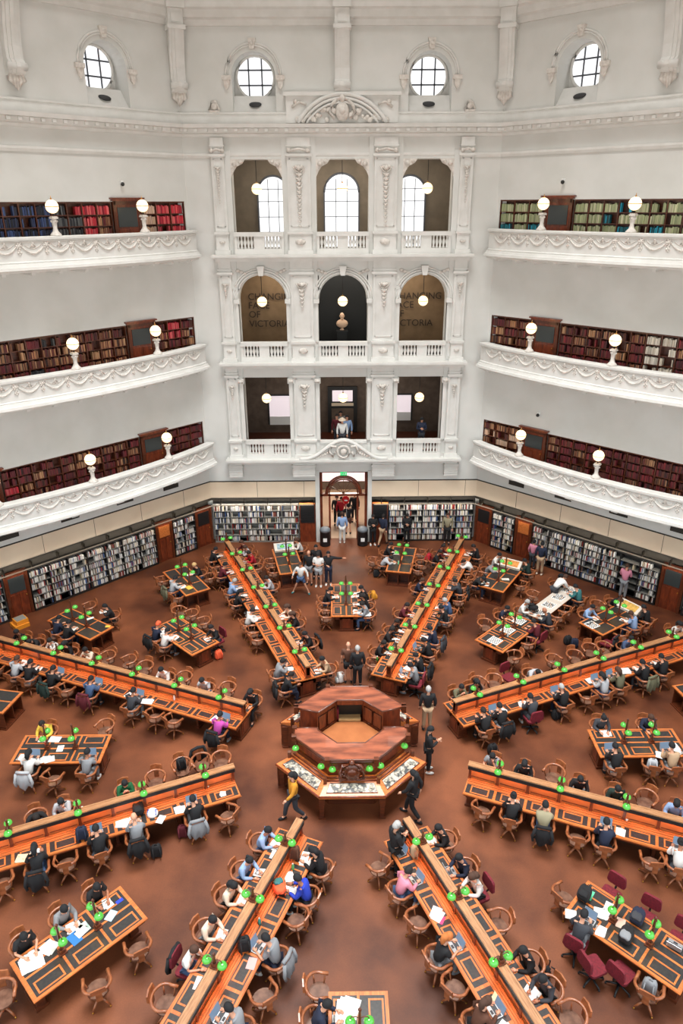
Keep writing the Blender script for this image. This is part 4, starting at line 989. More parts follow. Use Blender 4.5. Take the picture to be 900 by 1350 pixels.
for k in range(8):
    a,b_=Rq[k]*.97,Rq[(k+1)%8]*.97; c_,d_=b_*.95,a*.95
    if k in(1,5): bd.prism([(p.x,p.y) for p in (a,b_,c_,d_)],0,1.0)
    else: bd.prism([(p.x,p.y) for p in (a*1.03,b_*1.03,c_,d_)],0,1.25)
obj('base_panels',bd,t)
for px,py in ((389.5,986),(423,1010),(438,1014),(487,1013),(501.5,1009),(533,983)):
    q=un(px,py,1.43); br=MB().use(WOODD); r_=math.hypot(q.x,q.y); br.tube([(q.x,q.y,1.5),(q.x,q.y,1.6),(q.x*(1.78/r_),q.y*(1.78/r_),1.62)],.014,5)
    b2=obj('lamp_bracket',br,t); obj('lamp_shade',SHADE,b2,Matrix.Translation((q.x,q.y,1.43)))
cr=MB().use(WOODD); rnd=random.Random(9); y=-1.86
cr.ball((0,y,1.42),.26,12,8,(1,.3,1.15)); cr.ball((0,y-.06,1.42),.16,10,6,(1,.4,1.1)); cr.ball((0,y,1.78),.09)
for s_ in (-1,1):
    cr.tube([(s_*.15,y,1.16),(s_*.34,y-.03,1.25),(s_*.36,y-.04,1.5),(s_*.25,y-.03,1.7),(s_*.08,y,1.72)],[.05,.06,.06,.05,.03],6)
    for _ in range(8): cr.ball((s_*rnd.uniform(.1,.36),y-.03,rnd.uniform(1.12,1.7)),.05,6,4)
obj('carved_crest',cr,t)
# ------------------------------------------------------------------ chairs
def chair_proto():
    D=[]
    m=MB().use(CHS); m.prism([(.24*cos(a)*(1.0),.23*sin(a)-.0) if abs(sin(a))<.7 else (.22*cos(a)*1.15,.23*sin(a)) for a in [2*PI*j/16 for j in range(16)]],.435,.475); D.append(('seat',m.mesh('seat')))
    m=MB().use(CHW); pts=[]
    for j in range(13):
        a=R(-205+230*j/12+ -0); pts.append((.29*cos(a),.27*sin(a)+.0-.02,.70+.03*max(0,-sin(a))))
    pts=[(.27,.2,.69)]+[(.3*cos(a),.26*sin(a)-.04,.70+.04*max(0,-sin(a))) for a in [R(20-220*j/14) for j in range(15)]]+[(-.27,.2,.69)]
    m.tube(pts,[.046]+[.038]*15+[.046],6); D.append(('arm_rail',m.mesh('arm_rail')))
    m=MB().use(CHW); pr=[(-.18,.73),(-.16,.9),(0,.93),(.16,.9),(.18,.73)]
    for j in range(4):
        (x0,z0),(x1,z1)=pr[j],pr[j+1]; m.add([(x0,-.3+.03*abs(x0)*4,.72),(x1,-.3+.03*abs(x1)*4,.72),(x1,-.34+.03*abs(x1)*4,z1),(x0,-.34+.03*abs(x0)*4,z0),(x0,-.335+.03*abs(x0)*4,.72),(x1,-.335+.03*abs(x1)*4,.72),(x1,-.375+.03*abs(x1)*4,z1),(x0,-.375+.03*abs(x0)*4,z0)],[(0,1,2,3),(5,4,7,6),(3,2,6,7),(0,3,7,4),(1,5,6,2)])
    m.box(-.07,.07,-.31,-.29,.47,.74)
    D.append(('backrest',m.mesh('backrest')))
    for s_ in (-1,1):
        D.append(('spindle',MB().use(CHW).tube([(s_*.2,.1,.46),(s_*.28,.12,.69)],.02,5).mesh('spindle'))); D.append(('spindle',MB().use(CHW).tube([(s_*.2,-.12,.46),(s_*.25,-.14,.7)],.02,5).mesh('spindle')))
    m=MB().use(WOODD); m.lathe([(.05,.1),(.04,.2),(.03,.22),(.03,.4),(.12,.42),(.12,.435)],seg=8); D.append(('column',m.mesh('column')))
    L=MB().use(CHW); L.tube([(0,0,.2),(.12,0,.17),(.27,0,.06)],[.035,.032,.022],6); L.use(BRASS); L.ball((.27,0,.025),.025,6,4); LM=L.mesh('leg')
    root=thing('swivel_chair',None,None)
    for n_,me in D: obj(n_,me,root)
    for q in range(4): obj('leg',LM,root,Matrix.Rotation(PI/4+q*PI/2,4,'Z'))
    return root
def office_proto():
    root=thing('office_chair',None,None)
    def rb(x0,x1,y0,y1,z0,z1,r=.05):
        m=MB().use(RED); P_=[]
        for cx,cy,a0 in ((x1-r,y1-r,0),(x0+r,y1-r,90),(x0+r,y0+r,180),(x1-r,y0+r,270)): P_+=[(cx+r*cos(R(a0+q*30)),cy+r*sin(R(a0+q*30))) for q in range(4)]
        return m,P_
    m,P_=rb(-.24,.24,-.22,.24,0,0,.08); m.prism(P_,.44,.51); obj('seat',m,root)
    m=MB().use(RED); P_=[]
    for cx,cz,a0 in ((.13,.88,0),(-.13,.88,90),(-.15,.68,180),(.15,.68,270)): P_+=[(cx+.09*cos(R(a0+q*30)),cz+.09*sin(R(a0+q*30))) for q in range(4)]
    m.extr(P_,-.31,-.25); obj('backrest',m,root)
    m=MB().use(BLK); m.tube([(0,-.28,.65),(0,-.3,.5),(0,-.15,.42),(0,0,.42)],.025,6); obj('back_bar',m,root)
    m=MB().use(BLK); m.lathe([(.03,.1),(.03,.42),(.08,.44)],seg=8); obj('column',m,root)
    L=MB().use(BLK); L.tube([(0,0,.12),(.28,0,.07)],[.035,.022],6); L.ball((.28,0,.03),.03,6,4); LM=L.mesh('leg')
    for q in range(5): obj('leg',LM,root,Matrix.Rotation(q*2*PI/5,4,'Z'))
    return root
CHP=chair_proto(); OFP=office_proto(); PROTO_USED={0:False,1:False}
def put_chair(x,y,rz,label,group,red=False):
    key=1 if red else 0; P=OFP if red else CHP
    if not PROTO_USED[key]: o=P; PROTO_USED[key]=True
    else: o=copy_tree(P)
    o.location=(x,y,0); o.rotation_euler=(0,0,rz); o['label']=label; o['category']='chair'; o['group']=group
    o.name='office_chair' if red else 'swivel_chair'; return o
# ------------------------------------------------------------------ people
def skinmesh(name,verts,edges,radii,root,sub=1):
    me=bpy.data.meshes.new(name); me.from_pydata(verts,edges,[]); o=bpy.data.objects.new('tmp',me); COL.objects.link(o)
    sm_=o.modifiers.new('s','SKIN'); sm_.use_smooth_shade=True; d=me.skin_vertices[0].data
    for i,r_ in enumerate(radii): d[i].radius=(r_,r_) if not isinstance(r_,tuple) else r_; d[i].use_root=(i==root)
    ss=o.modifiers.new('u','SUBSURF'); ss.levels=sub; ss.render_levels=sub
    bpy.context.view_layer.update(); dg=bpy.context.evaluated_depsgraph_get()
    m2=bpy.data.meshes.new_from_object(o.evaluated_get(dg)); bpy.data.objects.remove(o); m2.name=name; return m2
def join_mesh(name,a,mb,mt0):
    """append builder geometry to a skinned mesh -> one mesh"""
    v=[tuple(q.co) for q in a.vertices]; f=[list(p.vertices) for p in a.polygons]
    M_=MB(); M_.use(mt0); M_.sm=True; M_.add(v,f); n=len(M_.v)
    for i,ff in enumerate(mb.f):
        M_.f.append([q+n for q in ff]); mt=mb.mats[mb.m[i]]
        M_.use(mt); M_.m.append(M_.cur); M_.c.append(None); M_.smooth.append(True)
    M_.v+=mb.v; return M_.mesh(name)
def hand(m,wr,dr,up_=Vector((0,0,1)),side=1):
    dr=dr.normalized(); s_=dr.cross(up_).normalized()*side; u_=s_.cross(dr).normalized(); 
    if u_.z<0: u_=-u_
    c=wr+dr*.045
    m.tube([wr,wr+dr*.04,wr+dr*.085],[.026,.038,.036],7)
    for j,(o,l) in enumerate(((-.028,.075),(-.009,.085),(.01,.08),(.028,.062))):
        b=wr+dr*.075+s_*o; m.tube([b,b+dr*l*.5+u_*.006,b+dr*l*.95-u_*.018],[.0095,.009,.007],5)
    b=wr+dr*.02-s_*.03; m.tube([b,b-s_*.025+dr*.03,b-s_*.03+dr*.06-u_*.008],[.012,.011,.008],5)
def head_geo(m,c,d,skin):
    """c centre of the head, d facing direction (unit, may tilt down)"""
    f=d.normalized(); sx=f.cross(Vector((0,0,1))).normalized(); u_=sx.cross(f).normalized()
    T=Matrix(((sx.x,f.x,u_.x,c.x),(sx.y,f.y,u_.y,c.y),(sx.z,f.z,u_.z,c.z),(0,0,0,1)))
    m.use(skin); m.ball((0,0,.01),.098,14,10,(.8,.98,1.12),T); m.ball((0,.035,-.06),.06,8,6,(.85,.9,.9),T)
    m.ball((0,.1,-.005),.016,6,5,(.8,1.2,1.7),T)
    for s_ in (-1,1): m.ball((s_*.08,-.005,.0),.02,6,4,(.4,.9,1.3),T)
    m.use(BLK)
    for s_ in (-1,1): m.ball((s_*.03,.087,.018),.009,6,4,(1.4,.6,.8),T)
    m.use(LIP); m.ball((0,.088,-.045),.012,6,4,(1.9,.6,.5),T)
    return T
def hair_geo(T,style):
    m=MB().use(BLK); m.sm=True
    if style=='bald': return None
    vs=[];fs=[];seg=14;rg=9
    # scalp shell: cap covering top and back, open at the face
    def P_(i,j,r):
        a=PI*i/rg*.62 ; b=2*PI*j/seg; back=.5-.5*sin(b)  # b=90deg is the face side
        a=PI*.62*i/rg*(0.62+.55*back)
        return Vector((sin(a)*cos(b)*r*.86,sin(a)*sin(b)*r*1.0-.008,cos(a)*r*1.14+.012))
    n=0
    for r in (.112,.098):
        for i in range(rg+1):
            for j in range(seg): vs.append(T@P_(i,j,r))
    k=(rg+1)*seg
    for i in range(rg):
        for j in range(seg):
            fs.append((i*seg+j,i*seg+(j+1)%seg,(i+1)*seg+(j+1)%seg,(i+1)*seg+j)); fs.append((k+i*seg+j,k+(i+1)*seg+j,k+(i+1)*seg+(j+1)%seg,k+i*seg+(j+1)%seg))
    for j in range(seg): fs.append((rg*seg+j,rg*seg+(j+1)%seg,k+rg*seg+(j+1)%seg,k+rg*seg+j))
    m.add(vs,fs)
    if style=='long': m.tube([T@Vector((0,-.07,.06)),T@Vector((0,-.1,-.04)),T@Vector((0,-.095,-.12)),T@Vector((.01,-.06,-.2))],[.075,.088,.075,.03],9)
    if style=='bun': m.ball(T@Vector((0,-.11,.06)),.045,8,6)
    if style=='cap': m.lathe([(.1,.0),(.095,.07),(.06,.115),(.0,.12)],c=(0,-.005,.025),seg=12,T=T); m.prism([(-.07,.08),(.07,.08),(.05,.16),(-.05,.16)],.03,.04,T)
    if style=='hat': m.lathe([(.2,.03),(.2,.045),(.11,.05),(.1,.12),(.06,.145),(0,.15)],seg=16,T=T)
    if style=='phones':
        m.tube([T@Vector((.1*cos(a),0,.13*sin(a)+.01)) for a in [PI*j/10 for j in range(11)]],.012,5)
        for s_ in (-1,1): m.ball(T@Vector((s_*.095,0,0)),.035,7,5,(.5,1,1))
    return m.mesh('hair')
POSES={}
def V3(*a): return Vector(a)
def build_pose(name):
    seat=name[0]=='S'
    J={}
    if seat:
        J=dict(pel=(0,-.03,.57),bel=(0,.03,.72),che=(0,.1,.9),nk=(0,.17,1.06),nh=(0,.21,1.13),hd=(0,.24,1.21),
          sh=(.17,.12,1.0),el=(.25,.2,.81),wr=(.13,.44,.815),hip=(.09,.02,.53),kn=(.12,.43,.54),an=(.12,.4,.1),to=(.12,.53,.045))
        face=Vector((0,.75,-.55)); hdv=Vector((-.2,1,-.05)); sym=True; L={}
        if name=='S_type': J.update(che=(0,.04,.91),nk=(0,.07,1.09),nh=(0,.09,1.16),hd=(0,.12,1.24),sh=(.18,.05,1.03),el=(.25,.14,.82),wr=(.12,.42,.815)); face=Vector((0,.9,-.3))
        if name=='S_chin': L=dict(wrL=(-.06,.33,1.08),elL=(-.16,.36,.82)); face=Vector((-.1,.8,-.5))
        if name=='S_slump': J.update(che=(0,.16,.86),nk=(0,.27,.96),nh=(0,.31,1.0),hd=(0,.38,1.03),sh=(.17,.2,.95),el=(.27,.36,.82),wr=(.06,.52,.82)); face=Vector((0,.5,-.85))
        if name=='S_back': J.update(che=(0,-.1,.9),nk=(0,-.13,1.08),nh=(0,-.13,1.15),hd=(0,-.11,1.23),sh=(.18,-.11,1.02),el=(.24,.02,.78),wr=(.08,.2,.72)); face=Vector((0,.8,-.5))
        if name=='S_hold': L=dict(wrL=(-.06,.36,1.0),elL=(-.2,.28,.84)); J.update(wr=(.07,.36,1.0),el=(.22,.27,.84)); face=Vector((0,.8,-.45))
    else:
        J=dict(pel=(0,0,.95),bel=(0,.01,1.1),che=(0,.01,1.32),nk=(0,0,1.5),nh=(0,.01,1.57),hd=(0,.03,1.66),sh=(.19,0,1.45),el=(.25,-.03,1.17),wr=(.25,.08,.92),
          hip=(.09,0,.9),kn=(.1,.03,.5),an=(.11,0,.09),to=(.12,.13,.04)); face=Vector((0,1,-.12)); hdv=Vector((0,.15,-1)); L={}
        if name=='T_walk': L=dict(knL=(-.1,-.02,.5),anL=(-.1,-.3,.15),toL=(-.1,-.2,.05),kn=(.1,.2,.5),an=(.11,.27,.09),to=(.11,.4,.05),elL=(-.24,.1,1.18),wrL=(-.22,.28,1.02),el=(.25,-.14,1.18),wr=(.25,-.12,.94))
        if name=='T_phone': J.update(el=(.23,.06,1.17),wr=(.06,.28,1.27)); L=dict(elL=(-.23,.04,1.17),wrL=(-.05,.27,1.22)); face=Vector((0,.8,-.5))
        if name=='T_point': J.update(el=(.24,.06,1.18),wr=(.06,.24,1.14)); L=dict(elL=(-.42,.03,1.42),wrL=(-.68,.08,1.45))
        if name=='T_wide': J.update(kn=(.24,.03,.5),an=(.4,.0,.09),to=(.45,.13,.04),el=(.34,.0,1.2),wr=(.4,.1,1.0))
        if name=='T_lean': J.update(bel=(0,.1,1.08),che=(0,.28,1.2),nk=(0,.45,1.27),nh=(0,.5,1.3),hd=(0,.58,1.34),sh=(.18,.38,1.25),el=(.22,.5,1.0),wr=(.14,.62,.86)); face=Vector((0,.7,-.7)); hdv=Vector((0,.7,-.5))
    g=lambda k,s: Vector(L[k+'L']) if (s<0 and k+'L' in L) else (lambda v:Vector((v[0]*s,v[1],v[2])))(L.get(k,J.get(k)))
    V=[J['pel'],J['bel'],J['che'],J['nk'],J['nh'],J['hd']]; E_=[(0,1),(1,2),(2,3),(3,4),(4,5)]
    rad=[.09,.08,.09,.055,.048,.06]
    for s in (-1,1):
        b=len(V); V+=[g('sh',s),g('el',s),g('wr',s)]; rad+=[.033,.034,.027]; E_+=[(2,b),(b,b+1),(b+1,b+2)]
        b=len(V); V+=[g('hip',s),g('kn',s),g('an',s),g('to',s)]; rad+=[.065,.048,.038,.032]; E_+=[(0,b),(b,b+1),(b+1,b+2),(b+2,b+3)]
    V=[tuple(v) for v in V]
    sk=skinmesh('b',V,E_,rad,0)
    ex=MB(); ex.use(SKIN)
    for s in (-1,1):
        w_=g('wr',s); dv=(w_-g('el',s)).normalized()
        if seat and abs(w_.z-.815)<.02: dv=Vector((-s*.35,1,0))
        hand(ex,w_,dv,side=s)
    T=head_geo(ex,Vector(J['hd']),face,SKIN)
    body=join_mesh('person',sk,ex,SKIN)
    # materials order fixed: SKIN first
    tops={}
    for sl in ('l','s'):
        V2=[J['pel'],J['bel'],J['che'],tuple(Vector(J['nk'])*.75+Vector(J['che'])*.25)]; r2=[.145,.14,.155,.075]; E2=[(0,1),(1,2),(2,3)]
        for s in (-1,1):
            b=len(V2); a_,e_,w_=g('sh',s),g('el',s),g('wr',s)
            if sl=='l': V2+=[a_,e_,w_.lerp(e_,.06)]; r2+=[.086,.06,.042]; E2+=[(2,b),(b,b+1),(b+1,b+2)]
            else: V2+=[a_,a_.lerp(e_,.75)]; r2+=[.086,.066]; E2+=[(2,b),(b,b+1)]
        tops[sl]=skinmesh('top',[tuple(v) for v in V2],E2,r2,0)
        tops[sl].materials.clear(); tops[sl].materials.append(BLK)
    def legs(f,nm,extra):
        V2=[J['pel']]; r2=[.14]; E2=[]
        for s in (-1,1):
            b=len(V2); h,k_,a_=g('hip',s),g('kn',s),g('an',s)
            if f=='l': V2+=[h,k_,a_.lerp(k_,.08)]; r2+=[.102,.078,.06]; E2+=[(0,b),(b,b+1),(b+1,b+2)]
            else: V2+=[h,h.lerp(k_,.75)]; r2+=[.105,.09]; E2+=[(0,b),(b,b+1)]
        me=skinmesh(nm,[tuple(v) for v in V2],E2,r2,0); me.materials.clear(); me.materials.append(BLK); return me
    tr={'l':legs('l','trousers',0),'s':legs('s','shorts',0)}
    sh=MB().use(BLK)
    for s in (-1,1):
        a_,t_=g('an',s),g('to',s); d=(t_-a_); d.z=0; d=d.normalized() if d.length>.01 else Vector((0,1,0)); c=a_+d*.06; c.z=max(.045,min(a_.z,t_.z))
        T2=Matrix.Translation(c)@Matrix.Rotation(math.atan2(-d.x,d.y),4,'Z'); sh.ball((0,.0,0),.1,10,6,(.5,1.4,.5),T2); sh.ball((0,-.06,.02),.055,8,5,(.9,1,.9),T2)
    POSES[name]=dict(body=body,tops=tops,tr=tr,shoes=sh.mesh('shoes'),T=T,hair={},hd=Vector(J['hd']))
HAIRM={}
COUNT={}
def person(pose,x,y,rz,top,hair,label,pants='black',sl='l',style='short',pl='l',shoes='black',skin=None,z=0,scale=1.0,extra=None,group=None):
    if pose not in POSES: build_pose(pose)
    P=POSES[pose]; o=link('person',P['body']); o.location=(x,y,z); o.rotation_euler=(0,0,rz); o.scale=(scale,)*3
    o['label']=label; o['category']='person'
    if skin is not None: o.material_slots[0].link='OBJECT'; o.material_slots[0].material=skin
    def part(n,me,m_):
        c=link(n,me,o); c.material_slots[0].link='OBJECT'; c.material_slots[0].material=m_; return c
    part('top',P['tops'][sl],cm(top)); part('trousers' if pl=='l' else 'shorts',P['tr'][pl],cm(pants)); part('shoes',P['shoes'],cm(shoes))
    if style!='bald':
        if style not in P['hair']: P['hair'][style]=hair_geo(P['T'],style)
        part('hair' if style not in('cap','hat') else style,P['hair'][style],cm(hair))
    return o
# ------------------------------------------------------------------ small things
def ww(s):
    w_=s.split(); 
    if len(w_)>16: print('LONG',len(w_),s)
    return ' '.join(w_[:16])
SHORT={**{'A%d'%k:AN[k]+' long desk' for k in range(8)},'I0':'table behind the counter','I1':'oak chess table','I2':'right short table','I3':'lower-right short table','I4':'bottom-edge table','I5':'lower-left short table','I6':'left short table','I7':'upper-left short table',
 'O0a':'table left of entrance','O0b':'table right of entrance','O7b':'far-left corner table','O7a':'table by left shelves','O1a':'far-right corner table','O1b':'table by right shelves','O6':'left-edge table','O6b':'upper left-edge table','O2':'right-edge table','O2b':'upper right-edge table','CH':'cream chess tables'}
UP=PAPER
def laptop_mesh():
    a=MB().use(ALU); a.box(-.16,.16,-.11,.11,0,.016); a.use(KEY); a.box(-.14,.14,-.02,.09,.016,.018); a.use(KEY); a.box(-.045,.045,-.09,-.035,.016,.0175)
    b=MB().use(ALU); T=Matrix.Translation((0,.11,.012))@Matrix.Rotation(R(-18),4,'X'); b.box(-.16,.16,0,.01,0,.215,T); b.use(SCR); b.box(-.15,.15,-.002,0,.01,.205,T)
    return a.mesh('base'),b.mesh('lid')
LB,LL=laptop_mesh()
def laptop(x,y,z,rz,label,grp=None):
    t=thing('laptop',label,'laptop',(x,y,z),rz,grp); obj('base',LB,t); obj('lid',LL,t); return t
def sheets(x,y,z,rz,label,n=3,seed=0,mt=None,name='papers',w=.2,h=.28):
    rnd=random.Random(seed); m=MB().use(mt or PAPER)
    for i in range(n):
        T=Matrix.Translation((rnd.uniform(-.06,.06)*min(n,4)/2,rnd.uniform(-.03,.03)*min(n,3)/2,.0015*i))@Matrix.Rotation(rnd.uniform(-.25,.25),4,'Z'); m.box(-w/2,w/2,-h/2,h/2,0,.0015,T)
    o=obj(name,m); o.location=(x,y,z); o.rotation_euler=(0,0,rz); return tag(o,label,'papers' if name=='papers' else name.replace('_',' '))
def openbook_mesh():
    m=MB().use(PAPER)
    for s_ in (-1,1):
        pr=[(0,.004),(s_*.05,.022),(s_*.11,.018),(s_*.16,.006)]; lo_=[(s_*.16,0),(0,0)]
        m.extr((pr+lo_)[::s_],-.11,.11)
    return m
OB=openbook_mesh().mesh('page_block'); obc=MB().use(cloth('book_cover',(90,60,60))); obc.box(-.17,.17,-.12,.12,-.004,0); OBC=obc.mesh('cover')
def openbook(x,y,z,rz,label):
    t=thing('open_book',label,'book',(x,y,z+.004),rz); obj('page_block',OB,t); obj('cover',OBC,t); return t
def soft(m,c,sx,sy,sz,p=.55,seg=14,rg=9):
    f=lambda v: math.copysign(abs(v)**p,v); vs=[]; n=len(m.v); t=MB(); t.ball((0,0,0),1,seg,rg)
    o=m.sm; m.sm=True; m.add([(c[0]+f(x)*sx*(1-.12*z),c[1]+f(y)*sy*(1-.2*z)+.02*sin(9*x+5*z),c[2]+f(z)*sz) for x,y,z in t.v],t.f); m.sm=o
BKM=MB().use(BLK); soft(BKM,(0,0,.21),.155,.1,.2)

for s_ in (-1,1): BKM.tube([(s_*.09,-.1,.38),(s_*.1,-.2,.28),(s_*.1,-.19,.12),(s_*.08,-.12,.04)],.016,5)
BKM.tube([(-.04,-.02,.4),(0,-.02,.46),(.04,-.02,.4)],.012,5)
BPK=BKM.mesh('bag_body'); BPP=MB().use(BLK); soft(BPP,(0,.12,.13),.12,.045,.1); BPP=BPP.mesh('front_pocket')
def backpack(x,y,z,rz,label,c='black',c2=None,name='backpack',tilt=0):
    t=thing(name,label,'bag',(x,y,z),rz); t.rotation_euler.x=tilt
    for n_,me,cc in (('bag_body',BPK,c),('front_pocket',BPP,c2 or c)):
        o=obj(n_,me,t,mat=cm(cc))
def coat(x,y,rz,label,c='black'):
    t=MB(); t.use(BLK); t.sm=True; vs=[];fs=[];nx,nz=9,9
    rnd=random.Random(int(x*100))
    for sgn in (0,1):
        for i in range(nz):
            f=i/(nz-1)
            for j in range(nx):
                g=j/(nx-1)-.5; wv=.04*sin(g*18+rnd.random()+f*2)
                w_=.36+.1*f+.03*sin(f*9+x*7)
                yb=-.34-.06*sin(f*PI)-.04*f+wv*f-(.02 if sgn else 0)
                vs.append((g*w_,yb-.12*(abs(g)*2)**2*-1*.5,.93-.6*f*(1-.25*abs(g)*2+.1*sin(g*11+y*5))))
    n=nx*nz
    for i in range(nz-1):
        for j in range(nx-1):
            a=i*nx+j; fs.append((a,a+1,a+nx+1,a+nx)); fs.append((n+a,n+a+nx,n+a+nx+1,n+a+1))
    for i in range(nz-1):
        for j in (0,nx-1): a=i*nx+j; fs.append((a,a+nx,n+a+nx,n+a))
    for j in range(nx-1):
        for i in (0,nz-1): a=i*nx+j; fs.append((a,a+1,n+a+1,n+a))
    t.add(vs,fs); t.tube([(-.2,-.34,.9),(-.27,-.37,.6),(-.24,-.38,.45)],[.045,.045,.035],7); t.tube([(.2,-.34,.9),(.27,-.37,.6),(.24,-.38,.45)],[.045,.045,.035],7); t.tube([(-.2,-.3,.93),(0,-.33,.95),(.2,-.3,.93)],.05,7)
    o=obj('coat',t,mat=cm(c)); o.location=(x,y,0); o.rotation_euler=(0,0,rz); return tag(o,label,'coat')
def bottle(x,y,z,label,c=(60,150,160),h=.2,capc=None):
    t=thing('bottle',label,'bottle',(x,y,z)); m=MB().use(cloth('bottle_%d_%d_%d'%c,c)); m.lathe([(.034,0),(.036,.01),(.036,h*.68),(.016,h*.84),(.016,h*.9)],seg=10); obj('body',m,t); m=MB().use(cm(capc or 'white')); m.lathe([(.019,h*.88),(.019,h)],seg=10); obj('cap',m,t)
def cup(x,y,z,label,c='white'):
    t=thing('cup',label,'cup',(x,y,z)); m=MB().use(cm(c)); m.lathe([(.028,0),(.04,.11)],seg=10); obj('body',m,t); m=MB().use(WHT); m.lathe([(.043,.108),(.043,.118),(.035,.125)],seg=10); obj('lid',m,t)
# ------------------------------------------------------------------ seating
SEATS=[]
def st(desk,p,top,hair='black',pose='S_write',item='P',chair='w',**kw):
    SEATS.append(dict(desk=desk,p=p,top=top,hair=hair,pose=pose,item=item,chair=chair,kw=kw))
z=Z(280,700,.1111)
st('A0',z(95,205),'black',item='P'); st('A0',z(232,385),'maroon',item='P'); st('A0',z(275,590),'lightblue','greyhair',item='P'); st('A0',z(345,715),'black',item='BP',style='long'); st('A0',z(395,960),'white','darkhair',item='P')
st('A0',z(270,185),'maroon','brownhair',item=''); st('A0',z(385,170),'lightgrey','brownhair',pose='S_chin',item=''); st('A0',z(478,235),'red','darkhair',item='P'); st('A0',z(605,570),'lightgrey','darkhair',item='P')
z=Z(340,790,.1333)
st('A0',z(185,625),'grey','darkhair',pose='S_hold',item='P'); st('A0',z(240,765),'black','darkhair',item='',coat='black')
st('A0',z(255,110),'cream','brownhair',style='long',item='P'); st('A0',z(345,115),'black','brownhair',style='long',item=''); st('A0',z(455,340),'black',item='P',coat='black'); st('A0',z(645,590),'tan',item='P',bag='white')
z=Z(480,690,.13333)
st('A1',z(705,265),'black','darkhair',item='P',back='red'); st('A1',z(785,235),'maroon','darkhair',item='P'); st('A1',z(572,560),'navy','brownhair',item='P')
z=Z(480,790,.13333)
st('A1',z(430,60),'maroon','darkhair',item='P'); st('A1',z(340,225),'black','darkhair',item='P'); st('A1',z(262,290),'black','darkhair',item='P'); st('A1',z(195,430),'black','darkhair',item='P')
z=Z(550,690,.1111)
st('A1',z(635,270),'black','darkhair',item='P'); st('A1',z(540,450),'white','darkhair',pose='S_slump',item='P'); st('A1',z(500,690),'darkgrey','darkhair',pose='S_chin',item='P',coat='black')
z=Z(480,790,.13333)
st('A1',z(700,55),'black',item=''); st('A1',z(845,35),'denim','greyhair',item='P'); st('A1',z(608,285),'navy','black',item='P',coat='darkgrey'); st('A1',z(562,405),'black','black',item='L'); st('A1',z(520,585),'black','black',item='',coat='black'); st('A1',z(465,628),'grey','black',item='LP',sl='s',chair='r')
z=Z(560,780,.2222)
st('A2',z(312,668),'black','darkhair',item='',bag='black'); st('A2',z(435,680),'black','black',item='LP',coat='black'); st('A2',z(605,608),'darkgrey','black',item='P',chair='r'); st('A2',z(825,580),'black','greyhair',item='L',coat=None)
st('A2',z(182,530),'olive','black',pose='S_hold',item=''); st('A2',z(310,540),'black','black',item='',style='long'); st('A2',z(662,470),'lightgrey','black',pose='S_slump',item='P')
z=Z(700,780,.2222)
st('A2',z(468,530),'lightgrey','black',item='L',style='long'); st('A2',z(525,475),'olive','brownhair',item='LP',style='long'); st('A2',z(655,415),'black','black',item='P',coat='olive'); st('A2',z(782,395),'black','black',item='P')
st('A2',z(562,258),'denim','black',item='P'); st('A2',z(860,180),'white','black',item='B',style='long')
z=Z(580,960,.2222)
st('A3',z(435,415),'black','black',item='P',style='bun'); st('A3',z(622,500),'khaki','black',item='',pose='S_chin',coat='black',sl='s'); st('A3',z(317,155),'grey','black',item='',sl='s',pose='S_chin'); st('A3',z(492,240),'black','black',item='B',style='long'); st('A3',z(826,330),'black','black',item='')
z=Z(720,960,.2)
st('A3',z(402,632),'navy','black',item='LP'); st('A3',z(893,770),'white','black',item='LP',style='bun'); st('A3',z(465,413),'darkgreen','black',item=''); st('A3',z(865,490),'lightblue','black',item='',style='long')
z=Z(500,1080,.26667)
st('A4',z(137,262),'pink','darkhair',item='L',style='phones'); st('A4',z(322,590),'black','ginger',item='L',style='long',sl='s'); st('A4',z(470,938),'brown','brownhair',item='LP',style='long')
st('A4',z(303,42),'black','black',item='P'); st('A4',z(370,218),'navy','black',item='L'); st('A4',z(415,278),'white','brownhair',item='',style='long',chair='r',pose='S_write'); st('A4',z(658,680),'black','black',item='',bag='black'); st('A4',z(775,797),'darkgrey','black',item='P')
z=Z(200,1080,.27778)
st('A5',z(567,62),'lightblue','black',item='P'); st('A5',z(487,200),'lightblue','black',item='P',style='bun'); st('A5',z(383,310),'cream','black',item='B',style='long'); st('A5',z(313,482),'cream','black',item='B',bag=None); st('A5',z(228,634),'white','brownhair',item='',pose='S_chin',sl='s',chair='r',coat='black')
st('A5',z(798,160),'black','black',item='P',style='long'); st('A5',z(695,278),'blue','black',item='P'); st('A5',z(550,570),'grey','black',item='L',sl='s',coat='grey'); st('A5',z(388,912),'grey','black',item='L')
z=Z(0,980,.2222)
st('A6',z(198,640),'black','black',item='P',style='long',coat='black'); st('A6',z(578,565),'black','black',item='L'); st('A6',z(808,520),'grey','bald',item='P',sl='s',coat='black',pose='S_write',style='bald')
st('A6',z(205,440),'black','darkhair',item='',pose='S_slump'); st('A6',z(370,395),'lightgrey','black',item='P',pose='S_chin'); st('A6',z(740,253),'green','black',item='P',pose='S_hold')
z=Z(160,980,.2222)
st('A6',z(430,360),'black','black',item='LP',coat='grey')
z=Z(0,800,.27778)
st('A7',z(68,268),'lightgrey','brownhair',item='P'); st('A7',z(120,265),'black','black',item='P'); st('A7',z(253,290),'black','black',item='L',coat='darkgreen'); st('A7',z(425,350),'denim','black',item='L',coat='maroon'); st('A7',z(615,413),'darkgrey','black',item='LP')
st('A7',z(80,118),'black','black',item=''); st('A7',z(158,148),'black','black',item='',pose='S_slump'); st('A7',z(235,160),'white','darkhair',item='',pose='S_chin'); st('A7',z(320,165),'black','black',item='',style='long'); st('A7',z(392,212),'cream','black',item='',pose='S_hold'); st('A7',z(765,300),'white','black',item='')
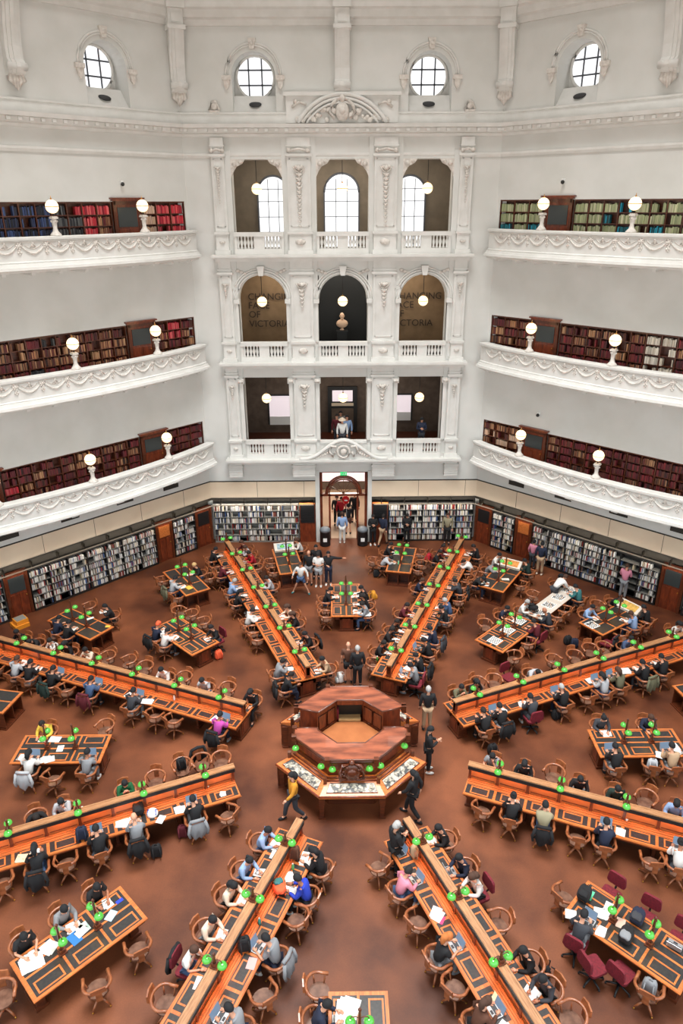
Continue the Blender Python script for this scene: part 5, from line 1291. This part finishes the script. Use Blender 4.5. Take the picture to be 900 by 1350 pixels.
z=Z(180,780,.27778)
st('A7',z(388,592),'magenta','black',item='LP',coat='black'); st('A7',z(322,407),'lightgrey','black',item='',sl='s'); st('A7',z(525,490),'black','black',item='',style='long')
z=Z(410,740,.11111)
st('I0',z(200,335),'black','black',item='P'); st('I0',z(580,310),'black','black',item='P',back='yellow'); st('I0',z(640,420),'black','darkhair',item='P',style='long'); st('I0',z(655,500),'grey','darkhair',item='P')
z=Z(610,720,.13333)
st('I1',z(440,610),'navy','black',item='',sl='s'); st('I1',z(655,728),'maroon','black',item='',chair='r')
st('CH',z(597,540),'white','greyhair',item=''); st('CH',z(735,635),'darkgrey','bald',item='',style='bald',side=1)
z=Z(690,740,.12222)
st('CH',z(435,170),'black','black',item='',style='long'); st('CH',z(560,275),'teal','black',item='')
z=Z(610,720,.13333)
st('O1a',z(425,65),'white','black',item=''); st('O1a',z(290,190),'grey','darkhair',item='P',pose='S_slump'); st('O1a',z(225,330),'black','black',item='P',pose='S_slump'); st('O1a',z(600,110),'darkgreen','black',item='P')
z=Z(740,780,.13333)
st('O1b',z(252,125),'lightblue','black',item='P'); st('O1b',z(545,45),'black','brownhair',item='P',pose='S_slump'); st('O1b',z(672,205),'lightblue','brownhair',item='P',sl='s',skin=1); st('O1b',z(810,150),'black','black',item='')
z=Z(480,690,.13333)
st('O0b',z(205,205),'black','darkhair',item='P'); st('O0b',z(160,335),'lightgrey','black',item='P',pose='S_slump')
st('O0a',(386,708),'white','brownhair',item='P',style='long',side=1)
z=Z(190,720,.13333)
st('O7b',z(340,312),'lightgrey','black',item='P',coat='olive'); st('O7b',z(515,180),'black','blonde',item='P'); st('I7',z(165,772),'navy','orange',item='P',style='cap',coat='black'); st('I7',z(300,795),'white','black',item='P',sl='s'); st('I7',z(714,778),'black','black',item='P',chair='r')
z=Z(50,780,.14444)
st('O7a',z(160,300),'navy','black',item=''); st('O7a',z(235,262),'black','black',item='P')
z=Z(0,800,.27778)
st('I6',z(208,545),'yellow','darkhair',item='P',sl='l'); st('I6',z(128,705),'white','black',item='LP',style='long',coat='lightgrey'); st('I6',z(408,692),'grey','black',item='L',sl='s')
z=Z(700,780,.2222)
st('I2',z(437,760),'darkgrey','black',item='P',style='bun'); st('I2',z(697,722),'navy','brownhair',item='',pose='S_chin')
z=Z(720,960,.2)
st('I2',z(460,130),'black','black',item='L'); st('I2',z(885,210),'tan','black',item='LP')
z=Z(700,1130,.2222)
st('I3',z(295,378),'darkgrey','black',item='LP',chair='r')
st('I4',(432,1324),'navy','black',item='P',side=None)
z=Z(0,1150,.25556)
st('I5',z(120,325),'black','black',item='B',sl='s'); st('I5',z(350,222),'grey','black',item='P'); st('I5',z(515,95),'black','black',item='P',sl='s')
DESC={'black':'black','white':'white','grey':'grey','lightgrey':'pale grey','darkgrey':'charcoal','navy':'navy','blue':'royal-blue','lightblue':'light-blue','denim':'denim-blue','red':'red','pink':'pink','magenta':'magenta','olive':'olive','green':'green','yellow':'yellow','maroon':'maroon','cream':'cream','tan':'tan','khaki':'khaki','teal':'teal','brown':'brown','darkgreen':'dark-green','mustard':'mustard'}
HD={'black':'black-haired','darkhair':'dark-haired','brownhair':'brown-haired','greyhair':'grey-haired','blonde':'blond','ginger':'ginger-haired','bald':'bald','orange':'orange-capped'}
def side_name(d,s):
    v_=d.v*s
    return ('far' if v_.y>0 else 'near') if abs(v_.y)>=abs(v_.x)*1.0 else ('right' if v_.x>0 else 'left')
for q in SEATS:
    d=DESKS.get(q['desk'])
    if d is None: print('nodesk',q['desk']); q['skip']=1; continue
    hz={'S_slump':1.03,'S_type':1.24}.get(q['pose'],1.21); P=un(*q['p'],hz); r=P-d.c; al=r.dot(d.u); pe=r.dot(d.v)
    s=q['kw'].get('side') or (1 if pe>0 else -1); q['al']=max(-d.hl-.05 ,min(d.hl+.05,al)); q['s']=s; q['pe']=pe
# relax spacing
for code,d in DESKS.items():
    for s in (-1,1):
        L=sorted([q for q in SEATS if not q.get('skip') and q['desk']==code and q['s']==s],key=lambda q:q['al'])
        for _ in range(60):
            for a_,b_ in zip(L,L[1:]):
                g=.64-(b_['al']-a_['al'])
                if g>0: a_['al']-=g/2; b_['al']+=g/2
            for q in L: q['al']=max(-d.hl+.12,min(d.hl-.12,q['al'])) if len(L)<5 else q['al']
        for i,q in enumerate(L): q['ord']=i; q['n']=len(L)
rnd=random.Random(11)
OCC=[]
for q in SEATS:
    if q.get('skip'): continue
    d=DESKS[q['desk']]; s=q['s']; kw=q['kw']; f=-d.v*s; rz=math.atan2(-f.x,f.y)+rnd.uniform(-.12,.12)
    pos=d.c+d.u*q['al']+d.v*s*(d.hw+.27); sn=side_name(d,s); who=DESC[q['top']]+(' t-shirt' if kw.get('sl')=='s' else ' top')
    where='%s from counter, %s side, %s'%(ORD[q['ord']],sn,SHORT[q['desk']])
    pants=rnd.choice(['black','navy','darkgrey','denim','black','grey'])
    person(q['pose'],pos.x,pos.y,rz,q['top'],q['hair'] if q['hair']!='bald' else 'black',ww('%s person in %s, %s'%(HD[q['hair']],who,where)),pants=pants,sl=kw.get('sl','l'),style=kw.get('style','short'),shoes=rnd.choice(['black','white','darkgrey','grey']),skin=SKIN2 if (kw.get('skin') or rnd.random()<.25) else None)
    OCC.append(pos)
    put_chair(pos.x,pos.y,rz,ww('%s chair under person in %s, %s'%('red office' if q['chair']=='r' else 'wooden',DESC[q['top']],where)),'occupied chairs at the '+SHORT[q['desk']],q['chair']=='r')
    if kw.get('coat'): coat(pos.x,pos.y,rz,ww('%s coat over chair of %s person, %s'%(DESC[kw['coat']],DESC[q['top']],where)),kw['coat'])
    if kw.get('back'): 
        c=pos-f*.3; backpack(c.x,c.y,.62,rz+PI,ww('%s backpack on person in %s, %s'%(kw['back'],DESC[q['top']],where)),kw['back'] if kw['back']!='yellow' else 'mustard')
    if kw.get('bag'):
        c=pos-f*.46; backpack(c.x,c.y,0,rz,ww('%s bag behind person in %s, %s'%(kw['bag'],DESC[q['top']],where)),kw['bag'])
    depth=.17 if q['desk'][0]=='A' else .2; it=q['item']; zt=d.z+.006+(.0 if d.z>.77 else 0)
    g=d.c+d.u*q['al']+d.v*s*(d.hw-depth); rz2=math.atan2(-f.x,f.y)
    if it=='P' or it=='B':
        g=g+d.u*rnd.uniform(-.08,.08)
        if it=='P': sheets(g.x,g.y,zt,rz2+rnd.uniform(-.3,.3),ww('white papers before person in %s, %s'%(DESC[q['top']],where)),rnd.choice([2,3,4]),seed=rnd.random())
        else: openbook(g.x,g.y,zt,rz2+rnd.uniform(-.3,.3),ww('open book before person in %s, %s'%(DESC[q['top']],where)))
    if 'L' in it: laptop(g.x,g.y,zt+.006,rz2+rnd.uniform(-.15,.15),ww('open laptop before person in %s, %s'%(DESC[q['top']],where)))
    if it in('LP','BP'):
        g2=g+d.u*.36; sheets(g2.x,g2.y,zt,rz2+rnd.uniform(-.4,.4),ww('papers beside person in %s, %s'%(DESC[q['top']],where)),2,seed=rnd.random(),w=.2,h=.27)
# empty chairs: (desk, pixel of the seat, turn in degrees, red)
EMPTY=[]
def ec(desk,p,turn=0,red=False,cover=None): EMPTY.append((desk,p,turn,red,cover))
z=Z(340,790,.13333); ec('A0',z(45,410),10); ec('A0',(330,828),-5)
ec('A0',(283,752),10); ec('A0',(297,760),0); ec('A0',(335,748),-10)
ec('A1',(553,752),10); ec('A1',(558,744),-10); ec('A1',(617,765),10); ec('A1',(607,777),-10); ec('A1',(604,795),0); ec('A1',(492,880),20)
z=Z(560,780,.2222); ec('A2',z(500,510),8,True); ec('A2',z(395,555),-15); ec('A2',z(268,580),20)
z=Z(700,780,.2222); ec('A2',z(300,615),-5); ec('A2',z(345,365),-20); ec('A2',z(445,350),10); ec('A2',z(130,430),15); ec('A2',z(255,405),-10)
z=Z(580,960,.2222); ec('A3',z(250,500),-20); ec('A3',z(815,640),5); ec('A3',z(672,295),-25)
z=Z(720,960,.2); ec('A3',z(690,895),15); ec('A3',z(650,495),-25)
z=Z(500,1080,.26667); ec('A4',z(215,510),15); ec('A4',z(390,835),20); ec('A4',z(585,530),-15); ec('A4',(499,1145),115); ec('A4',(752,1346),-10)
z=Z(200,1080,.27778); ec('A5',z(690,480),-5); ec('A5',z(530,850),-35); ec('A5',z(70,880),15)
z=Z(0,980,.2222); ec('A6',z(395,700),-5); ec('A6',z(15,830),5)
z=Z(160,980,.2222); ec('A6',z(630,440),40); ec('A6',z(205,240),-15); ec('A6',z(570,130),-25); ec('A6',z(370,160),5,False,'pack'); ec('A6',z(480,135),5,False,'coat')
z=Z(0,800,.27778); ec('A7',z(320,405),-10); ec('A7',z(748,515),-15); ec('A7',z(842,535),-20); ec('A7',z(512,255),-20); ec('A7',z(612,275),-30); ec('A7',z(690,305),5); ec('A7',z(868,355),-10); ec('A7',(4,880),5)
z=Z(180,780,.27778); ec('A7',z(432,480),0)
ec('I0',(432,806),5); ec('I0',(428,800),-4)
z=Z(560,780,.2222); ec('I1',z(355,215),-25); ec('I1',z(603,320),15); ec('I1',z(525,405),60); 
z=Z(690,740,.12222); ec('CH',z(430,560),5); ec('CH',z(300,600),-10); ec('CH',z(100,400),5)
z=Z(610,720,.13333); ec('O1a',z(570,415),-10); ec('O1a',z(165,310),10); 
z=Z(740,780,.13333); ec('O1b',z(520,420),10); ec('O1b',z(380,490),5,True,'coat'); ec('O1b',z(350,170),-10); ec('O1b',(852,827),10)
z=Z(480,690,.13333); ec('O0b',z(500,385),10); ec('O0b',z(555,330),-15); ec('O0b',(491,745),5)
ec('O0a',(362,745),0); ec('O0a',(368,757),10)
z=Z(190,720,.13333); ec('O7b',z(185,370),0); ec('O7b',z(325,530),20); ec('O7b',z(615,310),-10); ec('I7',z(460,705),-10); ec('I7',z(355,680),10); ec('I7',z(585,785),-20)
z=Z(50,780,.14444); ec('O7a',z(470,170),-20)
z=Z(0,800,.27778); ec('I6',z(255,825),-20); ec('I6',z(500,590),-30); ec('O6',z(130,475),30)
z=Z(720,960,.2); ec('I2',z(718,275),-15,False,'patterned')
z=Z(700,1130,.2222); ec('I3',z(385,660),-25,True); ec('I3',z(540,660),-10,True); ec('I3',z(700,790),10,False,'bag'); ec('I3',z(470,225),0,True); ec('I3',z(680,365),5,True); ec('I3',z(880,500),5,True); ec('I3',z(195,250),80)
ec('I4',(427,1308),0)
z=Z(0,1150,.25556); ec('I5',z(505,600),-20); ec('I5',z(715,405),-15); ec('I5',z(15,655),200)
cnt={}
es=[]
for desk,p,turn,red,cover in EMPTY:
    d=DESKS.get(desk)
    if d is None: continue
    P=un(*p,.47); P.z=0; r=P-d.c; al=r.dot(d.u); pe=r.dot(d.v); s=1 if pe>0 else -1
    inside=abs(al)<d.hl+.2
    if inside and abs(pe)<d.hw+.2: pe=s*(d.hw+.22)
    pos=d.c+d.u*al+d.v*pe
    es.append([desk,d,pos,s,turn,red,cover,al,inside])
for _ in range(30):
    for i,e in enumerate(es):
        for o_ in OCC+[x[2] for j,x in enumerate(es) if j!=i]:
            dv=e[2]-o_; L=dv.length
            if L<.6:
                dv=e[1].u*(1 if dv.dot(e[1].u)>=0 else -1) if e[8] else dv.normalized()
                e[2]=e[2]+dv*(.6-L)*.5
es.sort(key=lambda e:(e[0],e[3],(e[2]-e[1].c).dot(e[1].u)))
for desk,d,pos,s,turn,red,cover,al,inside in es:
    cnt[(desk,s)]=cnt.get((desk,s),0)+1; n_=cnt[(desk,s)]-1
    if inside: f=-d.v*s
    else: f=d.u*(1 if al<0 else -1); 
    rz=math.atan2(-f.x,f.y)+R(turn) if abs(turn)<180 else R(turn)
    lab='%s from counter, %s side, %s'%(ORD[n_],side_name(d,s),SHORT[desk])
    put_chair(pos.x,pos.y,rz,ww('empty %s chair, %s'%('red office' if red else 'wooden swivel',lab)),'empty chairs at the '+SHORT[desk],red)
    if cover=='coat': coat(pos.x,pos.y,rz,ww('black coat over the empty chair, '+lab))
    if cover=='pack': backpack(pos.x-f.x*.1,pos.y-f.y*.1,.48,rz+PI,ww('black and grey backpack sitting on the chair, '+lab),'black','grey')
    if cover=='bag': backpack(pos.x,pos.y,.48,rz,ww('grey bag lying on the chair, '+lab),'grey','lightgrey')
    if cover=='patterned': backpack(pos.x,pos.y,.48,rz,ww('black and white bag lying on the chair, '+lab),'lightgrey','black')
# ------------------------------------------------------------------ standing people
def sp(px,py,face,pose,top,hair,label,**kw):
    P=un(px,py,0); P.y=min(P.y,kw.pop('ymax',99)); ex_=max(0,abs(P.x)+P.y-22.75)/2; P.x-=math.copysign(ex_,P.x); P.y-=ex_
    return person(pose,P.x,P.y,R(face),top,hair,label,**kw)
sp(397,782,170,'T_wide','white','brownhair','person in pale top and denim shorts standing with legs wide apart',pants='denim',pl='s',shoes='teal',scale=.9,style='short')
sp(408,770,165,'T_stand','black','black','bald heavy man in black jacket and grey shorts in the group',pants='grey',pl='s',style='bald')
sp(417,762,180,'T_stand','black','black','person in black standing behind the bald man in the group',pants='black')
sp(420,773,175,'T_phone','white','darkhair','person in white t-shirt and pale shorts looking at a phone in the group',pants='lightgrey',pl='s',sl='s',shoes='white',style='bun')
sp(433,771,180,'T_point','black','black','person in black top and jeans pointing with an outstretched arm',pants='navy',shoes='white')
sp(451,716,0,'T_stand','lightblue','brownhair','person in light blue top and white trousers walking in at the entrance',pants='white',shoes='white',style='bun')
sp(459,704,0,'T_stand','black','black','person in black coat and shorts standing in the entrance doorway',pants='brown',pl='s')
sp(444,692,180,'T_stand','black','black','person in black deep in the entrance doorway, left',pants='black')
sp(467,688,180,'T_stand','black','darkhair','person in black deep in the entrance doorway, right',pants='black')
sp(450,694,180,'T_stand','red','darkhair','person in red top inside the entrance doorway',pants='darkgrey')
sp(491,718,185,'T_phone','black','darkhair','person in black reading a phone by the black slatted panel',pants='black',shoes='white',ymax=16.05)
sp(504,718,-30,'T_walk','navy','darkhair','person in navy top and beige trousers bending near the back shelves',pants='tan',ymax=16.0)
sp(535,716,180,'T_phone','black','black','person in black reading before the right back shelves',pants='black',ymax=16.1)
sp(587,713,170,'T_stand','khaki','brownhair','person in khaki top standing before the right back shelves',pants='black',ymax=16.1)
sp(710,758,-30,'T_stand','navy','black','person in dark top and beige trousers at the right bookshelves',pants='tan',shoes='cream')
sp(700,750,-40,'T_stand','pink','black','person in pink top beside the one in dark top, right bookshelves',pants='darkgrey',scale=.88)
sp(827,783,-40,'T_phone','pink','brownhair','person in pink floral shirt browsing the long right bookshelves',pants='grey')
sp(459,900,0,'T_stand','brown','bald','bald man in brown t-shirt and black shorts behind the counter',pants='black',pl='s',sl='s',style='bald')
sp(471,905,5,'T_stand','black','greyhair','grey-haired person in black coat with cream strap behind the counter',pants='black')
sp(562,962,0,'T_stand','black','greyhair','grey-haired man in black jacket and beige trousers right of counter',pants='tan',style='short')
sp(563,1017,-90,'T_phone','black','black','person in long black coat holding a phone right of counter',pants='black',shoes='white')
sp(543,1078,60,'T_walk','black','black','person in black walking below the right corner of the counter',pants='black',style='long')
sp(388,1080,110,'T_walk','mustard','black','person in mustard jacket and grey trousers walking left of the counter',pants='darkgrey',style='long')
sp(519,1150,-65,'T_phone','black','greyhair','man in black with grey cap standing at the front right long desk',pants='black',style='cap')
sp(728,800,-60,'T_lean','white','brownhair','person in white shirt leaning over the cream chess tables',pants='darkgrey')
# person sitting apart on the left with a paper
P=un(149,818,.45); person('S_hold',P.x,P.y,R(120),'black','black','person in black sitting apart by the left shelves table reading',pants='black'); put_chair(P.x,P.y,R(120),'wooden chair under the person in black sitting apart on the left','single chair')
q=P+Vector((cos(R(120)+PI/2)*.36,sin(R(120)+PI/2)*.36,0)); sheets(q.x,q.y,.99,R(120),'white paper held by the person in black sitting apart',1,seed=4)
# balcony visitors on the lowest facade balcony
for px,dy,top,hair,st_,lab in ((451,17.15,'white','cream','hat','person in white with a white sun hat at the centre facade balcony'),(444,17.9,'maroon','darkhair','short','person in maroon behind left of the white sun hat'),(449,18.5,'grey','black','short','person in grey behind the white sun hat on the balcony'),(457,17.7,'lightblue','black','long','long-haired person in light blue right of the white sun hat'),(555.5,17.2,'navy','black','short','person in navy shirt alone at the lower right facade opening')):
    P=un(px,562,6.3); k_=(dy-CY)/(P.y-CY); x=CX+(P.x-CX)*k_; person('T_stand' if px!=555.5 else 'T_phone',x,dy,PI,top,hair,lab,pants='darkgrey',style=st_,z=4.8)
# bags on the floor
def fb(px,py,rz,label,**kw): P=un(px,py,.15); backpack(P.x,P.y,0,R(rz),label,**kw)
fb(206,1123,20,'black backpack on the floor beside the bald reader, lower left desk')
fb(241,1097,10,'maroon bag on the floor at the lower left long desk',c='maroon')
fb(288,864,30,'red and white bag on the floor by the upper-left short table',c='orange',c2='white')
fb(482,824,0,'black backpack on the floor behind the table at the centre back'); fb(496,757,0,'black backpack by the left corner of table right of the entrance')
fb(748,845,15,'black backpack on the floor at the table by right shelves'); fb(757,849,-15,'navy bag with white trim on floor, table by right shelves',c='navy',c2='white')
fb(733,943,20,'black bag on the floor under the upper right long desk'); fb(411,905,0,'black bag standing at the inner end of the back left desk'); fb(307,931,40,'white bag on the floor at the end of upper left desk',c='lightgrey',c2='white')
# things lying on desks, by where the photo shows them
def on(px,py,z=.786): return un(px,py,z)
def pp(px,py,rz,label,n=2,**kw): P=on(px,py); sheets(P.x,P.y,P.z+.006,R(rz),label,n,seed=px,**kw)
pp(42,1268,35,'big white newspaper sheets on the lower-left short table, left end',4,w=.3,h=.4); pp(66,1250,-30,'white sheets beside the newspaper, lower-left short table',3,w=.26,h=.3)
pp(107,1228,-30,'white sheet pair in the middle, lower-left short table',2); pp(113,1222,40,'pale green notebook on the lower-left short table',1,mt=mat('mint',(190,214,204),.6),name='notebook'); pp(99,1237,-30,'blue folder under a phone, lower-left short table',1,mt=mat('blue_card',(36,110,180),.5),name='folder',w=.34,h=.24)
pp(157,1188,60,'bright blue pouch on the lower-left short table',1,mt=mat('blue_pouch',(30,60,190),.5),name='pouch',w=.18,h=.1)
pp(145,1207,-30,'pale blue sheet by the right lamp, lower-left short table',1,mt=mat('pale_blue_card',(170,200,220),.6),name='folder')
pp(774,1178,50,'green folder on the lower-right short table, left end',1,mt=mat('green_card',(90,200,150),.5),name='folder',w=.3,h=.26); pp(752,1206,-30,'white sheet at the left corner, lower-right short table',1,w=.26,h=.26); pp(802,1196,-30,'white sheet between lamp and folder, lower-right short table',1)
pp(793,1205,-30,'white magazine pile in the middle, lower-right short table',3); pp(818,1217,-30,'pink sheet by left lamp, lower-right short table',1,mt=mat('pale_pink_card',(226,190,176),.6),name='folder')
P=on(889,1247); laptop(P.x,P.y,P.z+.01,R(140),'open laptop at the right frame edge, lower-right short table')
for px,py,lb,c,c2 in ((835,1222,'navy backpack lying on the lower-right short table, upper','navy','darkgrey'),(820,1247,'black backpack lying on the lower-right short table, lower','black','grey'),(765,1191,'black bag lying on the lower-right short table, left','black','black')):
    P=on(px,py); backpack(P.x,P.y,P.z+.12,R(140),lb,c=c,c2=c2,tilt=R(75))
P=on(109,1106); backpack(P.x,P.y,P.z+.02,R(20),'black and yellow backpack standing on the lower left long desk',c='navy',c2='mustard')
P=on(185,1076); m=MB().use(cm('white')); 
t=thing('cycle_helmet','white and blue cycle helmet on the lower left long desk','helmet',(on(201,1074).x,on(201,1074).y,.79)); m=MB().use(WHT); m.lathe([(.15,.0),(.16,.05),(.14,.12),(.08,.17),(0,.18)],seg=14); obj('shell',m,t); m=MB().use(cm('blue'))
for q in range(3): m.tube([(-.12+.12*q,-.1,.08),(-.1+.1*q,0,.18),(-.12+.12*q,.1,.08)],.015,5)
obj('vents',m,t)
P=on(184,1078); backpack(P.x,P.y,P.z+.1,R(200),'dark bag lying beside the cycle helmet, lower left long desk',c='black',tilt=R(70))
P=on(655,1170); 
pp(575,1205,-35,'white sheet with pink pouch, front right long desk',2,w=.24,h=.32)
pp(583,1213,-35,'pink pouch on the white sheet, front right long desk',1,mt=mat('pink_pouch_cloth',(200,60,110),.7),name='pouch',w=.09,h=.22)
pp(657,1316,-35,'cream paper bag on the front right long desk',2,mt=mat('cream_bag',(222,200,160),.7),name='paper_bag',w=.28,h=.26)
P=on(526,1124); laptop(P.x,P.y,P.z+.01,R(-60),'silver laptop beside the man with the grey cap, front right desk'); P=on(548,1128); backpack(P.x,P.y,P.z+.0,R(30),'tan and black backpack standing on the front right desk',c='tan',c2='black')
P=on(533,1104); backpack(P.x,P.y,P.z+.0,R(30),'black bag before the man with the grey cap, front right desk',c='black')
P=on(366,1168); backpack(P.x,P.y,P.z+.09,R(20),'orange and teal bag lying on the front left long desk',c='orange',c2='teal',tilt=R(70))
P=on(322,1252); backpack(P.x,P.y,P.z+.0,R(20),'black backpack standing on the front left long desk',c='black',c2='navy'); P=on(388,1131); backpack(P.x,P.y,P.z,R(0),'brown bag standing near the top of the front left desk',c='brown')
pp(263,1297,-25,'white sheet by the lamp, front left long desk',1,w=.26,h=.3); pp(330,1270,-25,'pink notebook on the front left long desk',1,mt=mat('pink_card',(214,160,156),.6),name='notebook'); pp(361,1126,-25,'small white sheet at the upper end, front left long desk',1)
pp(403,1129,-20,'white sheet near the upper right end, front left long desk',1); pp(380,1157,20,'lined sheets beside the royal-blue reader, front left long desk',2)
for px,py,lb,c in ((342,1218,'green water bottle on the front left long desk',(60,140,130)),(386,1146,'green bottle beside the sheets, front left long desk',(90,160,90)),(497,871,'green bottle at the inner end of the back right desk',(50,130,50)),(525,744,'clear green bottle on the table right of the entrance',(120,200,150)),(104,882,'pale green cup-like bottle on the upper left long desk',(150,190,130)),(230,923,'white and red bottle on the upper left long desk',(220,210,210)),(61,984,'red drink bottle on the left short table',(190,60,50)),(57,867,'clear bottle on the upper left long desk ledge',(200,190,180))):
    P=on(px,py); bottle(P.x,P.y,P.z+.004,lb,c)
for px,py,lb,c in ((695,1047,'white paper cup on the lower right long desk, first','white'),(711,1051,'cream paper cup on the lower right long desk, second','cream'),(816,1080,'yellow drink cup on the lower right long desk','yellow'),(825,1084,'small white cup by the yellow one, lower right long desk','white'),(274,1040,'small white cup by the drawer, lower left long desk','white')):
    P=on(px,py); cup(P.x,P.y,P.z+.004,lb,c)
pp(73,975,-5,'large cream papers on the left short table, upper half',2,w=.34,h=.26); pp(62,1001,10,'big white sheets on the left short table, near edge',3,w=.3,h=.26); pp(80,987,0,'white sheet in the middle of the left short table',1)
pp(885,985,10,'large white sheets at the right end, right short table',3,w=.34,h=.32); pp(867,995,-20,'white sheet beside the large sheets, right short table',2); P=on(881,973); 
pp(455,1330,-10,'heaped newspapers on the bottom-edge table',5,w=.36,h=.42); P=on(444,1345); 
pp(171,1073,10,'white sheets with green card, lower left long desk',3); pp(165,1085,10,'wide cream sheets before the bald reader, lower left desk',3,w=.34,h=.26); pp(107,1069,20,'small white sheet on the ridge side, lower left desk',1); 
pp(292,1047,10,'white card and phone at the end, lower left long desk',2,w=.16,h=.16); pp(213,1180-100,0,'pale sheet by the helmet, lower left long desk',1)
pp(30,1131,15,'red and cream carrier bag on the lower left long desk',2,mt=mat('cream_red_bag',(220,196,160),.7,c2=(180,70,50),scale=9,contrast=(.6,.7)),name='carrier_bag',w=.34,h=.26)
pp(193,925,-10,'open white newspaper on the upper left long desk',2,w=.36,h=.26); pp(34,872,0,'spread white papers on the upper left long desk, outer part',3,w=.32,h=.26); P=on(88,874); laptop(P.x,P.y,.795,R(-20),'turquoise screened laptop on the upper left long desk')
pp(822,885,10,'spread white papers on the upper right long desk',4,w=.32,h=.28); pp(778,897,5,'white sheet beside the laptop, upper right long desk',2); pp(828,875,5,'orange folder on the upper right long desk',1,mt=mat('orange_card',(222,160,90),.6),name='folder',w=.26,h=.2)
pp(249,775,-40,'yellow folder on the far-left corner table',1,mt=YEL,name='folder',w=.34,h=.24); pp(191-190+340,801,0,'round white paper plate on the back left long desk',1,w=.3,h=.3); pp(339,815,10,'large white sheet on the back left long desk',1,w=.3,h=.22); pp(142,826,0,'yellow notebook at the corner of the table by left shelves',1,mt=YEL,name='notebook',w=.2,h=.16)
pp(119,817-2,-60,'white sheet in the middle of the table by left shelves',1,w=.14,h=.3)
pp(482,810,0,'big white sheets at the near end, table behind the counter',2,w=.36,h=.28); pp(472,783,15,'white sheets on the table behind the counter',2,w=.36,h=.24)
pp(666,764,0,'white sheet on the far-right corner table, near lamp',1,w=.34,h=.2); pp(530,892-2,10,'white sheet at the inner end of the back right desk',1,w=.26,h=.26)
# chess boards on the oak tables
d=DESKS['I1']; rz1=math.atan2(d.u.y,d.u.x)
for px,py,lb in ((652,845,'cream chess board at the near end of the oak chess table'),(669,831,'cream chess board in the middle of the oak chess table'),(684,819,'cream chess board at the outer end of the oak chess table')):
    P=on(px,py); board('chess_board',(P.x,P.y,P.z+.01),rz1,lb,.2,pieces=False)
P=on(780,824); board('chess_board',(P.x,P.y,P.z+.006),R(30),'white chess board with pieces on the table by right shelves',.2)
P=on(669,836+3); bottle(P.x,P.y,.786,'white plastic bottle on the oak chess table',(225,225,225),.24)
P=on(698,803,.76); backpack(P.x,P.y,P.z+.1,R(30),'round black bag on the first cream chess table',c='black',tilt=R(70))
# tilted display cases at the outer ends of three tables
for code,px,py,lb,mt in (('O1a',680,737,'tilted display case with orange sheet, far-right corner table','orange_sheet'),('O1b',840,800,'tilted display case with yellow puzzle, table by right shelves','yellow_sheet'),('O0a',371,716,'tilted display case with blue map, table left of entrance','blue_sheet')):
    d=DESKS[code]; rz=math.atan2(d.u.y,d.u.x)-PI/2; c=d.c+d.u*(d.hl-.2); t=thing('display_case',lb,'display case',(c.x,c.y,.784),rz)
    m=MB().use(WTOP); m.extr([(-.5,0),(.5,0),(.5,.02),(-.5,.02)],-.2,.2); 
    for s_ in (-1,1): m.add([(s_*.5,-.2,0),(s_*.5,.2,0),(s_*.5,.2,.3),(s_*.5,-.2,.08),(s_*.48,-.2,0),(s_*.48,.2,0),(s_*.48,.2,.3),(s_*.48,-.2,.08)],[(0,1,2,3),(4,7,6,5),(0,3,7,4),(1,5,6,2),(2,6,7,3)])
    m.add([(-.5,-.2,.08),(.5,-.2,.08),(.5,.2,.3),(-.5,.2,.3),(-.5,-.2,.06),(.5,-.2,.06),(.5,.2,.28),(-.5,.2,.28)],[(0,1,2,3),(4,7,6,5),(0,4,5,1),(2,6,7,3)]); m.box(-.5,.5,.18,.2,0,.29); obj('case',m,t)
    cc={'orange_sheet':(214,140,60),'yellow_sheet':(206,160,70),'blue_sheet':(150,180,190)}[mt]
    m=MB().use(mat(mt,cc,.6,c2=tuple(int(v*.75) for v in cc),scale=8)); m.add([(-.36,-.15,.113),(.36,-.15,.113),(.36,.15,.278),(-.36,.15,.278)],[(0,1,2,3)]); obj('sheet',m,t)
print('objects',len(bpy.data.objects))
